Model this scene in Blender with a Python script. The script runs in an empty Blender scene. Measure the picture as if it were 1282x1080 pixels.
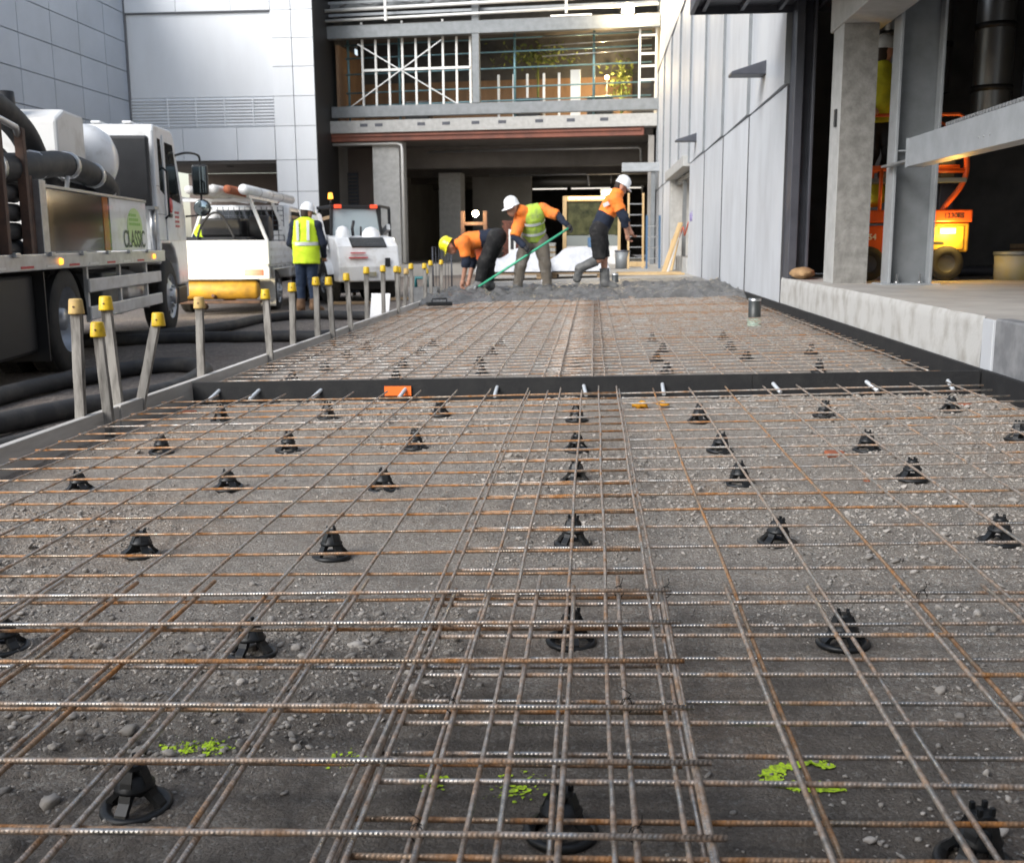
import bpy, bmesh, math, random
import numpy as np
from mathutils import Vector, Matrix, noise as mnoise

random.seed(7)
rng = np.random.default_rng(7)
R = math.radians
scene = bpy.context.scene
COL = scene.collection

# ------------------------------------------------------------------ camera
CAM_Z, PITCH, YAW, ROLL = 0.92, R(10.2), R(4.4), R(-0.4)
cam_data = bpy.data.cameras.new('camera')
cam = bpy.data.objects.new('camera', cam_data)
COL.objects.link(cam)
fw = Vector((-math.sin(YAW) * math.cos(PITCH), math.cos(YAW) * math.cos(PITCH), -math.sin(PITCH)))
rt = Vector((math.cos(YAW), math.sin(YAW), 0))
up = rt.cross(fw)
rt2 = rt * math.cos(ROLL) + up * math.sin(ROLL)
up2 = up * math.cos(ROLL) - rt * math.sin(ROLL)
cam.matrix_world = Matrix(((rt2.x, up2.x, -fw.x, 0), (rt2.y, up2.y, -fw.y, 0), (rt2.z, up2.z, -fw.z, CAM_Z), (0, 0, 0, 1)))
cam_data.sensor_width = 36
cam_data.lens = 36 * 1318 / 1282
cam_data.clip_start = 0.05
cam_data.clip_end = 1500
cam_data.dof.use_dof = True
cam_data.dof.focus_distance = 2.9
cam_data.dof.aperture_fstop = 8.0
scene.camera = cam

# ------------------------------------------------------------------ world and sun (overcast, late in the day)
SUN_EL, SUN_AZ = R(33), math.atan2(-0.60, -0.68)
world = bpy.data.worlds.new('World')
scene.world = world
world.use_nodes = True
nt = world.node_tree
nt.nodes.clear()
sky = nt.nodes.new('ShaderNodeTexSky')
sky.sky_type = 'NISHITA'
sky.sun_disc = False
sky.sun_elevation = SUN_EL
sky.sun_rotation = SUN_AZ
sky.air_density = 1.2
sky.dust_density = 1.5
sky.ozone_density = 1.0
hs = nt.nodes.new('ShaderNodeHueSaturation')
hs.inputs['Saturation'].default_value = 0.6
bg = nt.nodes.new('ShaderNodeBackground')
bg.inputs['Strength'].default_value = 0.13
wo = nt.nodes.new('ShaderNodeOutputWorld')
nt.links.new(sky.outputs['Color'], hs.inputs['Color'])
nt.links.new(hs.outputs['Color'], bg.inputs['Color'])
nt.links.new(bg.outputs['Background'], wo.inputs['Surface'])
sl = bpy.data.lights.new('sun', 'SUN')
sl.energy = 2.2
sl.angle = R(40)
sl.color = (1.0, 0.985, 0.965)
sun = bpy.data.objects.new('sun', sl)
COL.objects.link(sun)
sd = Vector((math.sin(SUN_AZ) * math.cos(SUN_EL), math.cos(SUN_AZ) * math.cos(SUN_EL), math.sin(SUN_EL)))
sun.rotation_euler = sd.to_track_quat('Z', 'Y').to_euler()
scene.view_settings.view_transform = 'Standard'
scene.view_settings.look = 'None'
scene.view_settings.gamma = 1
scene.view_settings.exposure = 0.75
scene.render.engine = 'CYCLES'
scene.cycles.max_bounces = 6
scene.cycles.use_denoising = True

# ------------------------------------------------------------------ numbers shared by the whole place
TILT = R(1.49)                       # the slab bay falls to the left
S = math.tan(TILT)
XL, XR = -2.5, 2.2                   # form board and dock face
def gz(x): return S * x              # trimmed subgrade
def yz(x): return S * max(x, -9.0) - 0.10   # yard on the left


# ------------------------------------------------------------------ helpers
def link(o, parent=None):
    COL.objects.link(o)
    if parent is not None:
        o.parent = parent
    return o

def tag(o, label=None, cat=None, group=None, kind=None):
    if label: o['label'] = label
    if cat: o['category'] = cat
    if group: o['group'] = group
    if kind: o['kind'] = kind
    return o

def thing(name, label, cat, loc=(0, 0, 0), rz=0, group=None, rot=None):
    o = bpy.data.objects.new(name, None)
    o.empty_display_size = 0.1
    COL.objects.link(o)
    o.location = loc
    o.rotation_euler = rot if rot else (0, 0, rz)
    return tag(o, label, cat, group)

def copy_tree(o, parent=None):
    c = o.copy()
    COL.objects.link(c)
    c.parent = parent
    for ch in o.children:
        copy_tree(ch, c)
    return c

def mesh_np(name, v, f, mats=(), smooth=False):
    me = bpy.data.meshes.new(name)
    v = np.asarray(v, dtype=np.float32)
    f = np.asarray(f, dtype=np.int32)
    k = f.shape[1]
    me.vertices.add(len(v)); me.vertices.foreach_set('co', v.ravel())
    me.loops.add(f.size); me.loops.foreach_set('vertex_index', f.ravel())
    me.polygons.add(len(f))
    me.polygons.foreach_set('loop_start', np.arange(0, f.size, k, dtype=np.int32))
    if smooth:
        me.polygons.foreach_set('use_smooth', np.ones(len(f), dtype=bool))
    me.update(calc_edges=True)
    me.validate()
    for m in mats: me.materials.append(m)
    return me

def obj_np(name, v, f, mat, parent=None, smooth=False):
    me = mesh_np(name, v, f, [mat], smooth)
    return link(bpy.data.objects.new(name, me), parent)

class MB:
    """collects shapes for ONE mesh object"""
    def __init__(s): s.v = []; s.f = []; s.m = []; s.s = []
    def add(s, vs, fs, m=0, smooth=False):
        b = len(s.v)
        s.v.extend([tuple(p) for p in vs])
        for q in fs:
            s.f.append([i + b for i in q]); s.m.append(m); s.s.append(smooth)
        return s
    def box(s, c, d, m=0, rz=0.0, M=None):
        hx, hy, hz = d[0] / 2, d[1] / 2, d[2] / 2
        vs = [Vector((x, y, z)) for x in (-hx, hx) for y in (-hy, hy) for z in (-hz, hz)]
        if M is None: M = Matrix.Rotation(rz, 3, 'Z') if rz else None
        c = Vector(c)
        vs = [(M @ p if M is not None else p) + c for p in vs]
        return s.add(vs, [(0, 1, 3, 2), (4, 6, 7, 5), (0, 4, 5, 1), (2, 3, 7, 6), (0, 2, 6, 4), (1, 5, 7, 3)], m)
    def span(s, x0, x1, y0, y1, z0, z1, m=0):
        return s.box(((x0 + x1) / 2, (y0 + y1) / 2, (z0 + z1) / 2), (abs(x1 - x0), abs(y1 - y0), abs(z1 - z0)), m)
    def beam(s, p, q, w, h, m=0, upv=(0, 0, 1)):
        p, q = Vector(p), Vector(q)
        d = (q - p); L = d.length; d.normalize()
        u = Vector(upv)
        if abs(d.dot(u)) > 0.98: u = Vector((1, 0, 0))
        sx = d.cross(u).normalized(); u = sx.cross(d)
        M = Matrix((d, sx, u)).transposed()
        return s.box((p + q) / 2, (L, w, h), m, M=M)
    def tube(s, pts, r, n=8, m=0, caps=True, closed=False):
        pts = [Vector(p) for p in pts]; N = len(pts)
        rs = r if isinstance(r, (list, tuple)) else [r] * N
        vs = []; prev = None
        for i, p in enumerate(pts):
            if closed: t = pts[(i + 1) % N] - pts[i - 1]
            else: t = pts[min(i + 1, N - 1)] - pts[max(i - 1, 0)]
            t.normalize()
            if prev is None:
                a = Vector((0, 0, 1)) if abs(t.z) < 0.9 else Vector((1, 0, 0))
            else: a = prev
            u = (a - t * a.dot(t)).normalized(); w = t.cross(u); prev = u
            for k in range(n):
                an = 2 * math.pi * k / n
                vs.append(p + (u * math.cos(an) + w * math.sin(an)) * rs[i])
        fs = []
        for i in range(N if closed else N - 1):
            a0, b0 = i * n, ((i + 1) % N) * n
            for k in range(n):
                fs.append((a0 + k, a0 + (k + 1) % n, b0 + (k + 1) % n, b0 + k))
        s.add(vs, fs, m, True)
        if caps and not closed:
            s.add(vs[:n], [tuple(range(n))[::-1]], m); s.add(vs[-n:], [tuple(range(n))], m)
        return s
    def lathe(s, prof, n=24, c=(0, 0, 0), axis='z', m=0, smooth=True, arc=None, M=None):
        c = Vector(c); vs = []
        for (r, h) in prof:
            for k in range(n):
                an = 2 * math.pi * k / n
                a, b = r * math.cos(an), r * math.sin(an)
                p = {'z': Vector((a, b, h)), 'y': Vector((b, h, a)), 'x': Vector((h, a, b))}[axis]
                vs.append(c + (M @ p if M is not None else p))
        fs = [(i * n + k, i * n + (k + 1) % n, (i + 1) * n + (k + 1) % n, (i + 1) * n + k)
              for i in range(len(prof) - 1) for k in range(n)]
        return s.add(vs, fs, m, smooth)
    def prism(s, poly, axis, a, b, m=0, smooth=False):
        def P(u, w, t):
            return {'x': (t, u, w), 'y': (u, t, w), 'z': (u, w, t)}[axis]
        n = len(poly)
        vs = [P(u, w, a) for u, w in poly] + [P(u, w, b) for u, w in poly]
        fs = [tuple(range(n))[::-1], tuple(range(n, 2 * n))] + [(k, (k + 1) % n, n + (k + 1) % n, n + k) for k in range(n)]
        return s.add(vs, fs, m, smooth)
    def mesh(s, name, mats):
        me = bpy.data.meshes.new(name)
        me.from_pydata(s.v, [], s.f)
        for x in (mats if isinstance(mats, (list, tuple)) else [mats]): me.materials.append(x)
        me.polygons.foreach_set('material_index', s.m)
        me.polygons.foreach_set('use_smooth', s.s)
        bm = bmesh.new(); bm.from_mesh(me)
        bmesh.ops.remove_doubles(bm, verts=bm.verts, dist=1e-6)
        bmesh.ops.recalc_face_normals(bm, faces=bm.faces)
        bm.to_mesh(me); bm.free()
        return me
    def build(s, name, mats, parent=None, bevel=0, loc=None, rot=None, seg=2):
        o = bpy.data.objects.new(name, s.mesh(name, mats))
        link(o, parent)
        if loc: o.location = loc
        if rot: o.rotation_euler = rot
        if bevel:
            b = o.modifiers.new('bevel', 'BEVEL')
            b.width = bevel; b.segments = seg; b.limit_method = 'ANGLE'; b.angle_limit = R(40)
        return o

def part(name, mat, parent, fn, bevel=0, **k):
    m = MB(); fn(m)
    return m.build(name, mat, parent, bevel, **k)

def smooth_path(pts, n=8):
    """Catmull-Rom through the points"""
    P = [Vector(p) for p in pts]
    out = []
    for i in range(len(P) - 1):
        p0, p1, p2, p3 = P[max(i - 1, 0)], P[i], P[i + 1], P[min(i + 2, len(P) - 1)]
        for k in range(n):
            t = k / n
            out.append(0.5 * ((2 * p1) + (p2 - p0) * t + (2 * p0 - 5 * p1 + 4 * p2 - p3) * t * t + (3 * p1 - p0 - 3 * p2 + p3) * t ** 3))
    out.append(P[-1])
    return out

def text_mesh(txt, size, mat, parent, loc, rot, name='lettering', depth=0.002, xs=1.0, bold=0.0):
    cu = bpy.data.curves.new('t', 'FONT')
    cu.body = txt; cu.size = size; cu.extrude = depth; cu.offset = bold
    cu.align_x = 'CENTER'; cu.align_y = 'CENTER'
    t = bpy.data.objects.new('t', cu); COL.objects.link(t)
    me = bpy.data.meshes.new_from_object(t)
    bpy.data.objects.remove(t)
    me.materials.clear(); me.materials.append(mat)
    o = link(bpy.data.objects.new(name, me), parent)
    o.location = loc; o.rotation_euler = rot; o.scale = (xs, 1, 1)
    return o

# value noise on arrays (terrain)
NT = {}
def vnoise(x, y, seed):
    if seed not in NT: NT[seed] = np.random.default_rng(seed).random((256, 256))
    T = NT[seed]
    xi = np.floor(x).astype(int); yi = np.floor(y).astype(int)
    fx = x - xi; fy = y - yi
    fx = fx * fx * (3 - 2 * fx); fy = fy * fy * (3 - 2 * fy)
    g = lambda a, b: T[a % 256, b % 256]
    return (g(xi, yi) * (1 - fx) + g(xi + 1, yi) * fx) * (1 - fy) + (g(xi, yi + 1) * (1 - fx) + g(xi + 1, yi + 1) * fx) * fy - 0.5
def fbm(x, y, s, o=4, seed=1):
    t = 0; a = 1.0
    for k in range(o):
        t = t + a * vnoise(x * s + 7.3 * k, y * s + 3.1 * k, seed + k); a *= 0.5; s *= 2.03
    return t

# ------------------------------------------------------------------ materials
def mat(name, c, rough=0.6, metal=0.0, c2=None, scale=4.0, lo=0.35, hi=0.65, bump=0.0, bscale=40.0, bdist=0.01,
        stretch=(1, 1, 1), detail=5, spec=0.5, coat=0.0, emit=None, estr=0.0, rvar=0.0, island=0.0, objvar=0.0):
    m = bpy.data.materials.new(name); m.use_nodes = True
    t = m.node_tree; N = t.nodes; L = t.links
    b = N['Principled BSDF']
    b.inputs['Roughness'].default_value = rough
    b.inputs['Metallic'].default_value = metal
    b.inputs['Specular IOR Level'].default_value = spec
    b.inputs['Coat Weight'].default_value = coat
    b.inputs['Base Color'].default_value = (*c, 1)
    if emit:
        b.inputs['Emission Color'].default_value = (*emit, 1); b.inputs['Emission Strength'].default_value = estr
    if c2 is not None or bump or rvar:
        tc = N.new('ShaderNodeTexCoord'); mp = N.new('ShaderNodeMapping')
        mp.inputs['Scale'].default_value = stretch
        L.new(tc.outputs['Object'], mp.inputs['Vector'])
    if c2 is not None:
        n1 = N.new('ShaderNodeTexNoise'); n1.inputs['Scale'].default_value = scale; n1.inputs['Detail'].default_value = detail
        n1.inputs['Roughness'].default_value = 0.62
        rp = N.new('ShaderNodeMapRange'); rp.inputs['From Min'].default_value = lo; rp.inputs['From Max'].default_value = hi
        mx = N.new('ShaderNodeMix'); mx.data_type = 'RGBA'
        mx.inputs[6].default_value = (*c, 1); mx.inputs[7].default_value = (*c2, 1)
        L.new(mp.outputs[0], n1.inputs['Vector']); L.new(n1.outputs['Fac'], rp.inputs['Value'])
        L.new(rp.outputs[0], mx.inputs[0]); L.new(mx.outputs[2], b.inputs['Base Color'])
        last = mx.outputs[2]
        if island:
            ge = N.new('ShaderNodeNewGeometry'); hv = N.new('ShaderNodeHueSaturation')
            mr = N.new('ShaderNodeMapRange'); mr.inputs['To Min'].default_value = 1 - island; mr.inputs['To Max'].default_value = 1 + island
            L.new(ge.outputs['Random Per Island'], mr.inputs['Value']); L.new(mr.outputs[0], hv.inputs['Value'])
            L.new(last, hv.inputs['Color']); L.new(hv.outputs[0], b.inputs['Base Color'])
        if objvar:
            oi = N.new('ShaderNodeObjectInfo'); hv = N.new('ShaderNodeHueSaturation')
            mr = N.new('ShaderNodeMapRange'); mr.inputs['To Min'].default_value = 1 - objvar; mr.inputs['To Max'].default_value = 1 + objvar * .5
            L.new(oi.outputs['Random'], mr.inputs['Value']); L.new(mr.outputs[0], hv.inputs['Value'])
            L.new(last, hv.inputs['Color']); L.new(hv.outputs[0], b.inputs['Base Color'])
        if rvar:
            r2 = N.new('ShaderNodeMapRange'); r2.inputs['To Min'].default_value = max(0.02, rough - rvar); r2.inputs['To Max'].default_value = min(1, rough + rvar)
            L.new(n1.outputs['Fac'], r2.inputs['Value']); L.new(r2.outputs[0], b.inputs['Roughness'])
    if bump:
        n2 = N.new('ShaderNodeTexNoise'); n2.inputs['Scale'].default_value = bscale; n2.inputs['Detail'].default_value = 6
        bp = N.new('ShaderNodeBump'); bp.inputs['Strength'].default_value = bump; bp.inputs['Distance'].default_value = bdist
        L.new(mp.outputs[0], n2.inputs['Vector']); L.new(n2.outputs['Fac'], bp.inputs['Height']); L.new(bp.outputs[0], b.inputs['Normal'])
    return m

M = {}
def defm(k, *a, **kw): M[k] = mat(k, *a, **kw)
defm('panel', (.52, .545, .58), .55, c2=(.42, .435, .46), scale=1.6, lo=.4, hi=.75, stretch=(1, 1, .5), objvar=.06, bump=.05, bscale=60, bdist=.004, rvar=.1)
defm('panel_dark_joint', (.05, .05, .055), .8)
defm('dock', (.47, .468, .455), .75, c2=(.30, .285, .26), scale=5.5, lo=.46, hi=.74, stretch=(1, 1, .75), bump=.35, bscale=70, bdist=.006)
defm('dock_top', (.42, .40, .37), .8, c2=(.32, .30, .28), scale=2.5, bump=.3, bscale=25)
defm('column_rough', (.27, .265, .25), .85, c2=(.17, .165, .155), scale=9, bump=.7, bscale=40, bdist=.01)
defm('column_concrete', (.43, .43, .42), .7, c2=(.34, .34, .33), scale=6, bump=.35, bscale=30, bdist=.006)
defm('stone_grey', (.24, .245, .255), .7, c2=(.15, .155, .165), scale=7, bump=.4, bscale=20)
defm('steel_grey', (.22, .235, .25), .45, c2=(.175, .19, .20), scale=5, metal=.25, rvar=.1)
defm('steel_light', (.40, .425, .45), .4, c2=(.33, .35, .37), scale=5, metal=.25, rvar=.1)
defm('steel_dark', (.085, .09, .11), .45, metal=.3, c2=(.06, .065, .08), scale=3)
defm('galv', (.55, .56, .57), .32, metal=.85, c2=(.42, .43, .44), scale=12)
defm('black', (.012, .012, .013), .5)
defm('black_plastic', (.009, .011, .013), .42, c2=(.022, .023, .024), scale=30)
defm('foam', (.007, .0075, .009), .75, c2=(.018, .018, .018), scale=9, lo=.45, hi=.8, bump=.2, bscale=60)
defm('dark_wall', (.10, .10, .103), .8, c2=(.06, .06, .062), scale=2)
defm('timber', (.30, .285, .262), .88, c2=(.075, .068, .06), scale=16, lo=.40, hi=.62, stretch=(1, 1, .16), bump=.5, bscale=60, bdist=.004)
defm('timber_board', (.62, .60, .57), .85, c2=(.42, .40, .37), scale=7, stretch=(1, .18, 1.2), bump=.45, bscale=45, bdist=.004)
defm('cap', (.80, .53, .015), .45, c2=(.62, .39, .02), scale=40)
defm('cap_worn', (.62, .42, .14), .7, c2=(.45, .31, .13), scale=30)
defm('hose', (.028, .028, .03), .7, c2=(.07, .066, .06), scale=5, lo=.45, hi=.75, bump=.4, bscale=40, bdist=.006)
defm('wet', (.155, .152, .147), .30, c2=(.085, .084, .081), scale=5, bump=.7, bscale=30, bdist=.02, rvar=.2)
defm('slab', (.40, .385, .355), .7, c2=(.32, .305, .28), scale=1.2, bump=.2, bscale=20)
defm('white', (.78, .79, .80), .35, c2=(.50, .48, .445), scale=4.5, lo=.5, hi=.82, coat=.15)
defm('white_dirty', (.70, .70, .69), .45, c2=(.45, .43, .40), scale=3.5, lo=.45, hi=.8)
defm('white_panel', (.84, .865, .895), .45, c2=(.79, .81, .835), scale=.9, stretch=(1.5, 1.5, .4), objvar=.05, bump=.08, bscale=1.5, bdist=.05)
defm('grey_panel', (.38, .425, .495), .4, c2=(.34, .38, .44), scale=.8, objvar=.07, bump=.06, bscale=1.2, bdist=.05)
defm('joint', (.16, .165, .18), .8)
defm('alu', (.60, .61, .62), .38, metal=.55, c2=(.45, .45, .45), scale=6)
defm('tyre', (.018, .018, .018), .8, c2=(.035, .033, .03), scale=8, bump=.3, bscale=30)
defm('rim', (.45, .48, .53), .35, metal=.5, c2=(.33, .35, .38), scale=9)
defm('glass_dark', (.012, .016, .018), .06, spec=.8)
defm('glass_olive', (.10, .10, .05), .1, c2=(.03, .035, .02), scale=3)
defm('dull_panel', (.20, .22, .21), .6)
defm('glass_pale', (.34, .40, .42), .12, spec=.8)
defm('gloss_black', (.012, .011, .010), .12, coat=.3, c2=(.03, .027, .024), scale=2)
defm('amber', (.8, .3, .02), .3, emit=(1, .38, .04), estr=1.6)
defm('red_lens', (.55, .04, .02), .3, emit=(1, .1, .03), estr=.6)
defm('rust_steel', (.14, .075, .05), .75, c2=(.07, .045, .035), scale=9)
defm('orange_paint', (.80, .13, .018), .4, c2=(.66, .1, .02), scale=4)
defm('yellow_paint', (.62, .36, .04), .5, c2=(.36, .21, .04), scale=5)
defm('hi_orange', (.95, .235, .03), .8, c2=(.52, .17, .06), scale=7, lo=.48, hi=.78, bump=.35, bscale=14, bdist=.02)
defm('hi_yellow', (.70, .93, .03), .8, c2=(.60, .82, .03), scale=6, bump=.35, bscale=12, bdist=.02)
defm('hi_lime', (.42, .60, .06), .85, c2=(.20, .26, .10), scale=8, lo=.42, hi=.68, bump=.4, bscale=14, bdist=.02)
defm('jacket_yellow', (.60, .56, .02), .8, c2=(.42, .40, .02), scale=6, bump=.5, bscale=10, bdist=.02)
defm('tape', (.66, .68, .68), .35, metal=.2)
defm('navy', (.007, .012, .028), .9, c2=(.013, .02, .04), scale=8, bump=.35, bscale=14, bdist=.02)
defm('trouser_blue', (.012, .025, .055), .9, c2=(.02, .035, .07), scale=8, bump=.35, bscale=12, bdist=.02)
defm('trouser_black', (.009, .009, .010), .9, c2=(.075, .072, .068), scale=6, lo=.52, hi=.85, bump=.35, bscale=12, bdist=.02)
defm('trouser_khaki', (.15, .13, .105), .9, c2=(.28, .26, .235), scale=6, lo=.48, hi=.8, bump=.35, bscale=12, bdist=.02)
defm('gumboot', (.075, .078, .08), .6, c2=(.16, .16, .155), scale=9)
defm('boot_brown', (.20, .115, .06), .8, c2=(.14, .08, .045), scale=12)
defm('skin', (.48, .25, .17), .55, c2=(.40, .20, .13), scale=10)
defm('helmet_white', (.80, .81, .82), .25, coat=.4)
defm('helmet_yellow', (.85, .80, .02), .3, coat=.4)
defm('glove', (.02, .02, .022), .8)
defm('hair', (.03, .02, .015), .8)
defm('green_pole', (.06, .42, .24), .4)
defm('plywood', (.30, .185, .105), .75, c2=(.20, .12, .07), scale=2.5, stretch=(1, 1, .3))
defm('formply', (.23, .075, .045), .6, c2=(.14, .05, .035), scale=2)
defm('brick', (.16, .065, .048), .85, c2=(.10, .04, .03), scale=14, bump=.3, bscale=50)
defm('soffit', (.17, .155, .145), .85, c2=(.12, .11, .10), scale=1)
defm('interior_wall', (.30, .285, .265), .85, c2=(.22, .21, .195), scale=.7)
defm('brown_wall', (.17, .135, .12), .8, c2=(.13, .105, .095), scale=.8)
defm('stud', (.72, .72, .70), .45, metal=.3)
defm('scaffold', (.14, .26, .30), .45, metal=.4)
defm('tarp', (.60, .61, .64), .5, c2=(.45, .46, .48), scale=5, bump=.5, bscale=9, bdist=.04)
defm('matt_black', (.010, .010, .011), .35, c2=(.022, .022, .024), scale=2.5)
defm('pallet_wood', (.33, .235, .14), .85, c2=(.22, .15, .09), scale=9, stretch=(.3, 1, 1))
defm('pine', (.58, .42, .22), .75, c2=(.46, .31, .15), scale=8, stretch=(1, 1, .2))
defm('blue_plastic', (.05, .11, .20), .5)
defm('teal', (.02, .16, .18), .5)
defm('lamp_white', (.9, .85, .7), .3, emit=(1, .80, .48), estr=34)
defm('lamp_soft', (.9, .85, .7), .3, emit=(1, .70, .34), estr=9)
defm('tube_light', (.9, .9, .9), .3, emit=(1, .93, .82), estr=.8)
defm('flame_lamp', (.9, .6, .1), .3, emit=(1, .55, .08), estr=8)
defm('lettering_green', (.22, .55, .07), .5)
defm('lettering_dark', (.03, .08, .03), .5)
defm('pale_green', (.52, .72, .30), .35)
defm('lettering_white', (.8, .8, .78), .5)
defm('lettering_red', (.55, .04, .05), .5)
defm('lettering_black', (.02, .02, .02), .5)
defm('spray', (.66, .95, .03), .85, c2=(.34, .46, .06), scale=160, lo=.42, hi=.62)
defm('brick_orange', (.42, .13, .06), .9, c2=(.28, .1, .06), scale=20, bump=.4, bscale=60)
defm('tag_orange', (.90, .17, .02), .5)
defm('rag_yellow', (.85, .42, .02), .7, c2=(.7, .3, .02), scale=20)
defm('sacking', (.38, .24, .12), .9, c2=(.26, .16, .08), scale=14, bump=.5, bscale=25)
defm('red_hose', (.62, .10, .05), .5)
defm('pvc', (.035, .04, .04), .4)
defm('pvc_green', (.30, .47, .38), .4)
defm('bucket', (.28, .28, .26), .6, c2=(.33, .28, .12), scale=3)
defm('duct', (.22, .225, .23), .38, metal=.8)
defm('leaf', (.10, .15, .03), .6, c2=(.18, .20, .05), scale=4)
defm('stones', (.45, .415, .375), .9, c2=(.31, .285, .255), scale=30, island=.38)
defm('dowel', (.62, .66, .70), .3, metal=.35)
defm('wire', (.015, .014, .013), .6, metal=.5)

def rebar_mat(name, steel, rust, lo, hi, ribs=True):
    m = bpy.data.materials.new(name); m.use_nodes = True
    t = m.node_tree; N = t.nodes; L = t.links; b = N['Principled BSDF']
    tc = N.new('ShaderNodeTexCoord'); oi = N.new('ShaderNodeObjectInfo')
    ad = N.new('ShaderNodeVectorMath'); ad.operation = 'ADD'
    cx = N.new('ShaderNodeCombineXYZ'); ml = N.new('ShaderNodeMath'); ml.operation = 'MULTIPLY'; ml.inputs[1].default_value = 60
    L.new(oi.outputs['Random'], ml.inputs[0]); L.new(ml.outputs[0], cx.inputs[0])
    L.new(tc.outputs['Object'], ad.inputs[0]); L.new(cx.outputs[0], ad.inputs[1])
    n = N.new('ShaderNodeTexNoise'); n.inputs['Scale'].default_value = 5.5; n.inputs['Detail'].default_value = 7; n.inputs['Roughness'].default_value = .72
    L.new(ad.outputs[0], n.inputs['Vector'])
    rp = N.new('ShaderNodeMapRange'); rp.inputs['From Min'].default_value = lo; rp.inputs['From Max'].default_value = hi
    L.new(n.outputs['Fac'], rp.inputs['Value'])
    mx = N.new('ShaderNodeMix'); mx.data_type = 'RGBA'; mx.inputs[6].default_value = (*steel, 1); mx.inputs[7].default_value = (*rust, 1)
    L.new(rp.outputs[0], mx.inputs[0])
    n5 = N.new('ShaderNodeTexNoise'); n5.inputs['Scale'].default_value = 70; n5.inputs['Detail'].default_value = 4
    L.new(ad.outputs[0], n5.inputs['Vector'])
    r5 = N.new('ShaderNodeMapRange'); r5.inputs['From Min'].default_value = .35; r5.inputs['From Max'].default_value = .65; r5.inputs['To Min'].default_value = .6; r5.inputs['To Max'].default_value = 1.1
    L.new(n5.outputs['Fac'], r5.inputs['Value'])
    h5 = N.new('ShaderNodeHueSaturation'); L.new(mx.outputs[2], h5.inputs['Color']); L.new(r5.outputs[0], h5.inputs['Value']); L.new(h5.outputs[0], b.inputs['Base Color'])
    me = N.new('ShaderNodeMapRange'); me.inputs['To Min'].default_value = .88; me.inputs['To Max'].default_value = .15
    L.new(rp.outputs[0], me.inputs['Value']); L.new(me.outputs[0], b.inputs['Metallic'])
    ro = N.new('ShaderNodeMapRange'); ro.inputs['To Min'].default_value = .30; ro.inputs['To Max'].default_value = .8
    L.new(rp.outputs[0], ro.inputs['Value']); L.new(ro.outputs[0], b.inputs['Roughness'])
    w = N.new('ShaderNodeTexWave'); w.wave_type = 'BANDS'; w.bands_direction = 'X'; w.inputs['Scale'].default_value = 58
    mp = N.new('ShaderNodeMapping'); mp.inputs['Rotation'].default_value = (0, R(20), R(38))
    L.new(tc.outputs['Object'], mp.inputs[0]); L.new(mp.outputs[0], w.inputs['Vector'])
    bp = N.new('ShaderNodeBump'); bp.inputs['Strength'].default_value = .55; bp.inputs['Distance'].default_value = .0012
    L.new(w.outputs['Fac'], bp.inputs['Height']); L.new(bp.outputs[0], b.inputs['Normal'])
    return m
M['bar_steel'] = rebar_mat('bar_steel', (.62, .59, .55), (.45, .225, .085), .43, .64)
M['bar_rusty'] = rebar_mat('bar_rusty', (.50, .41, .32), (.50, .215, .06), .40, .60)

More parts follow.
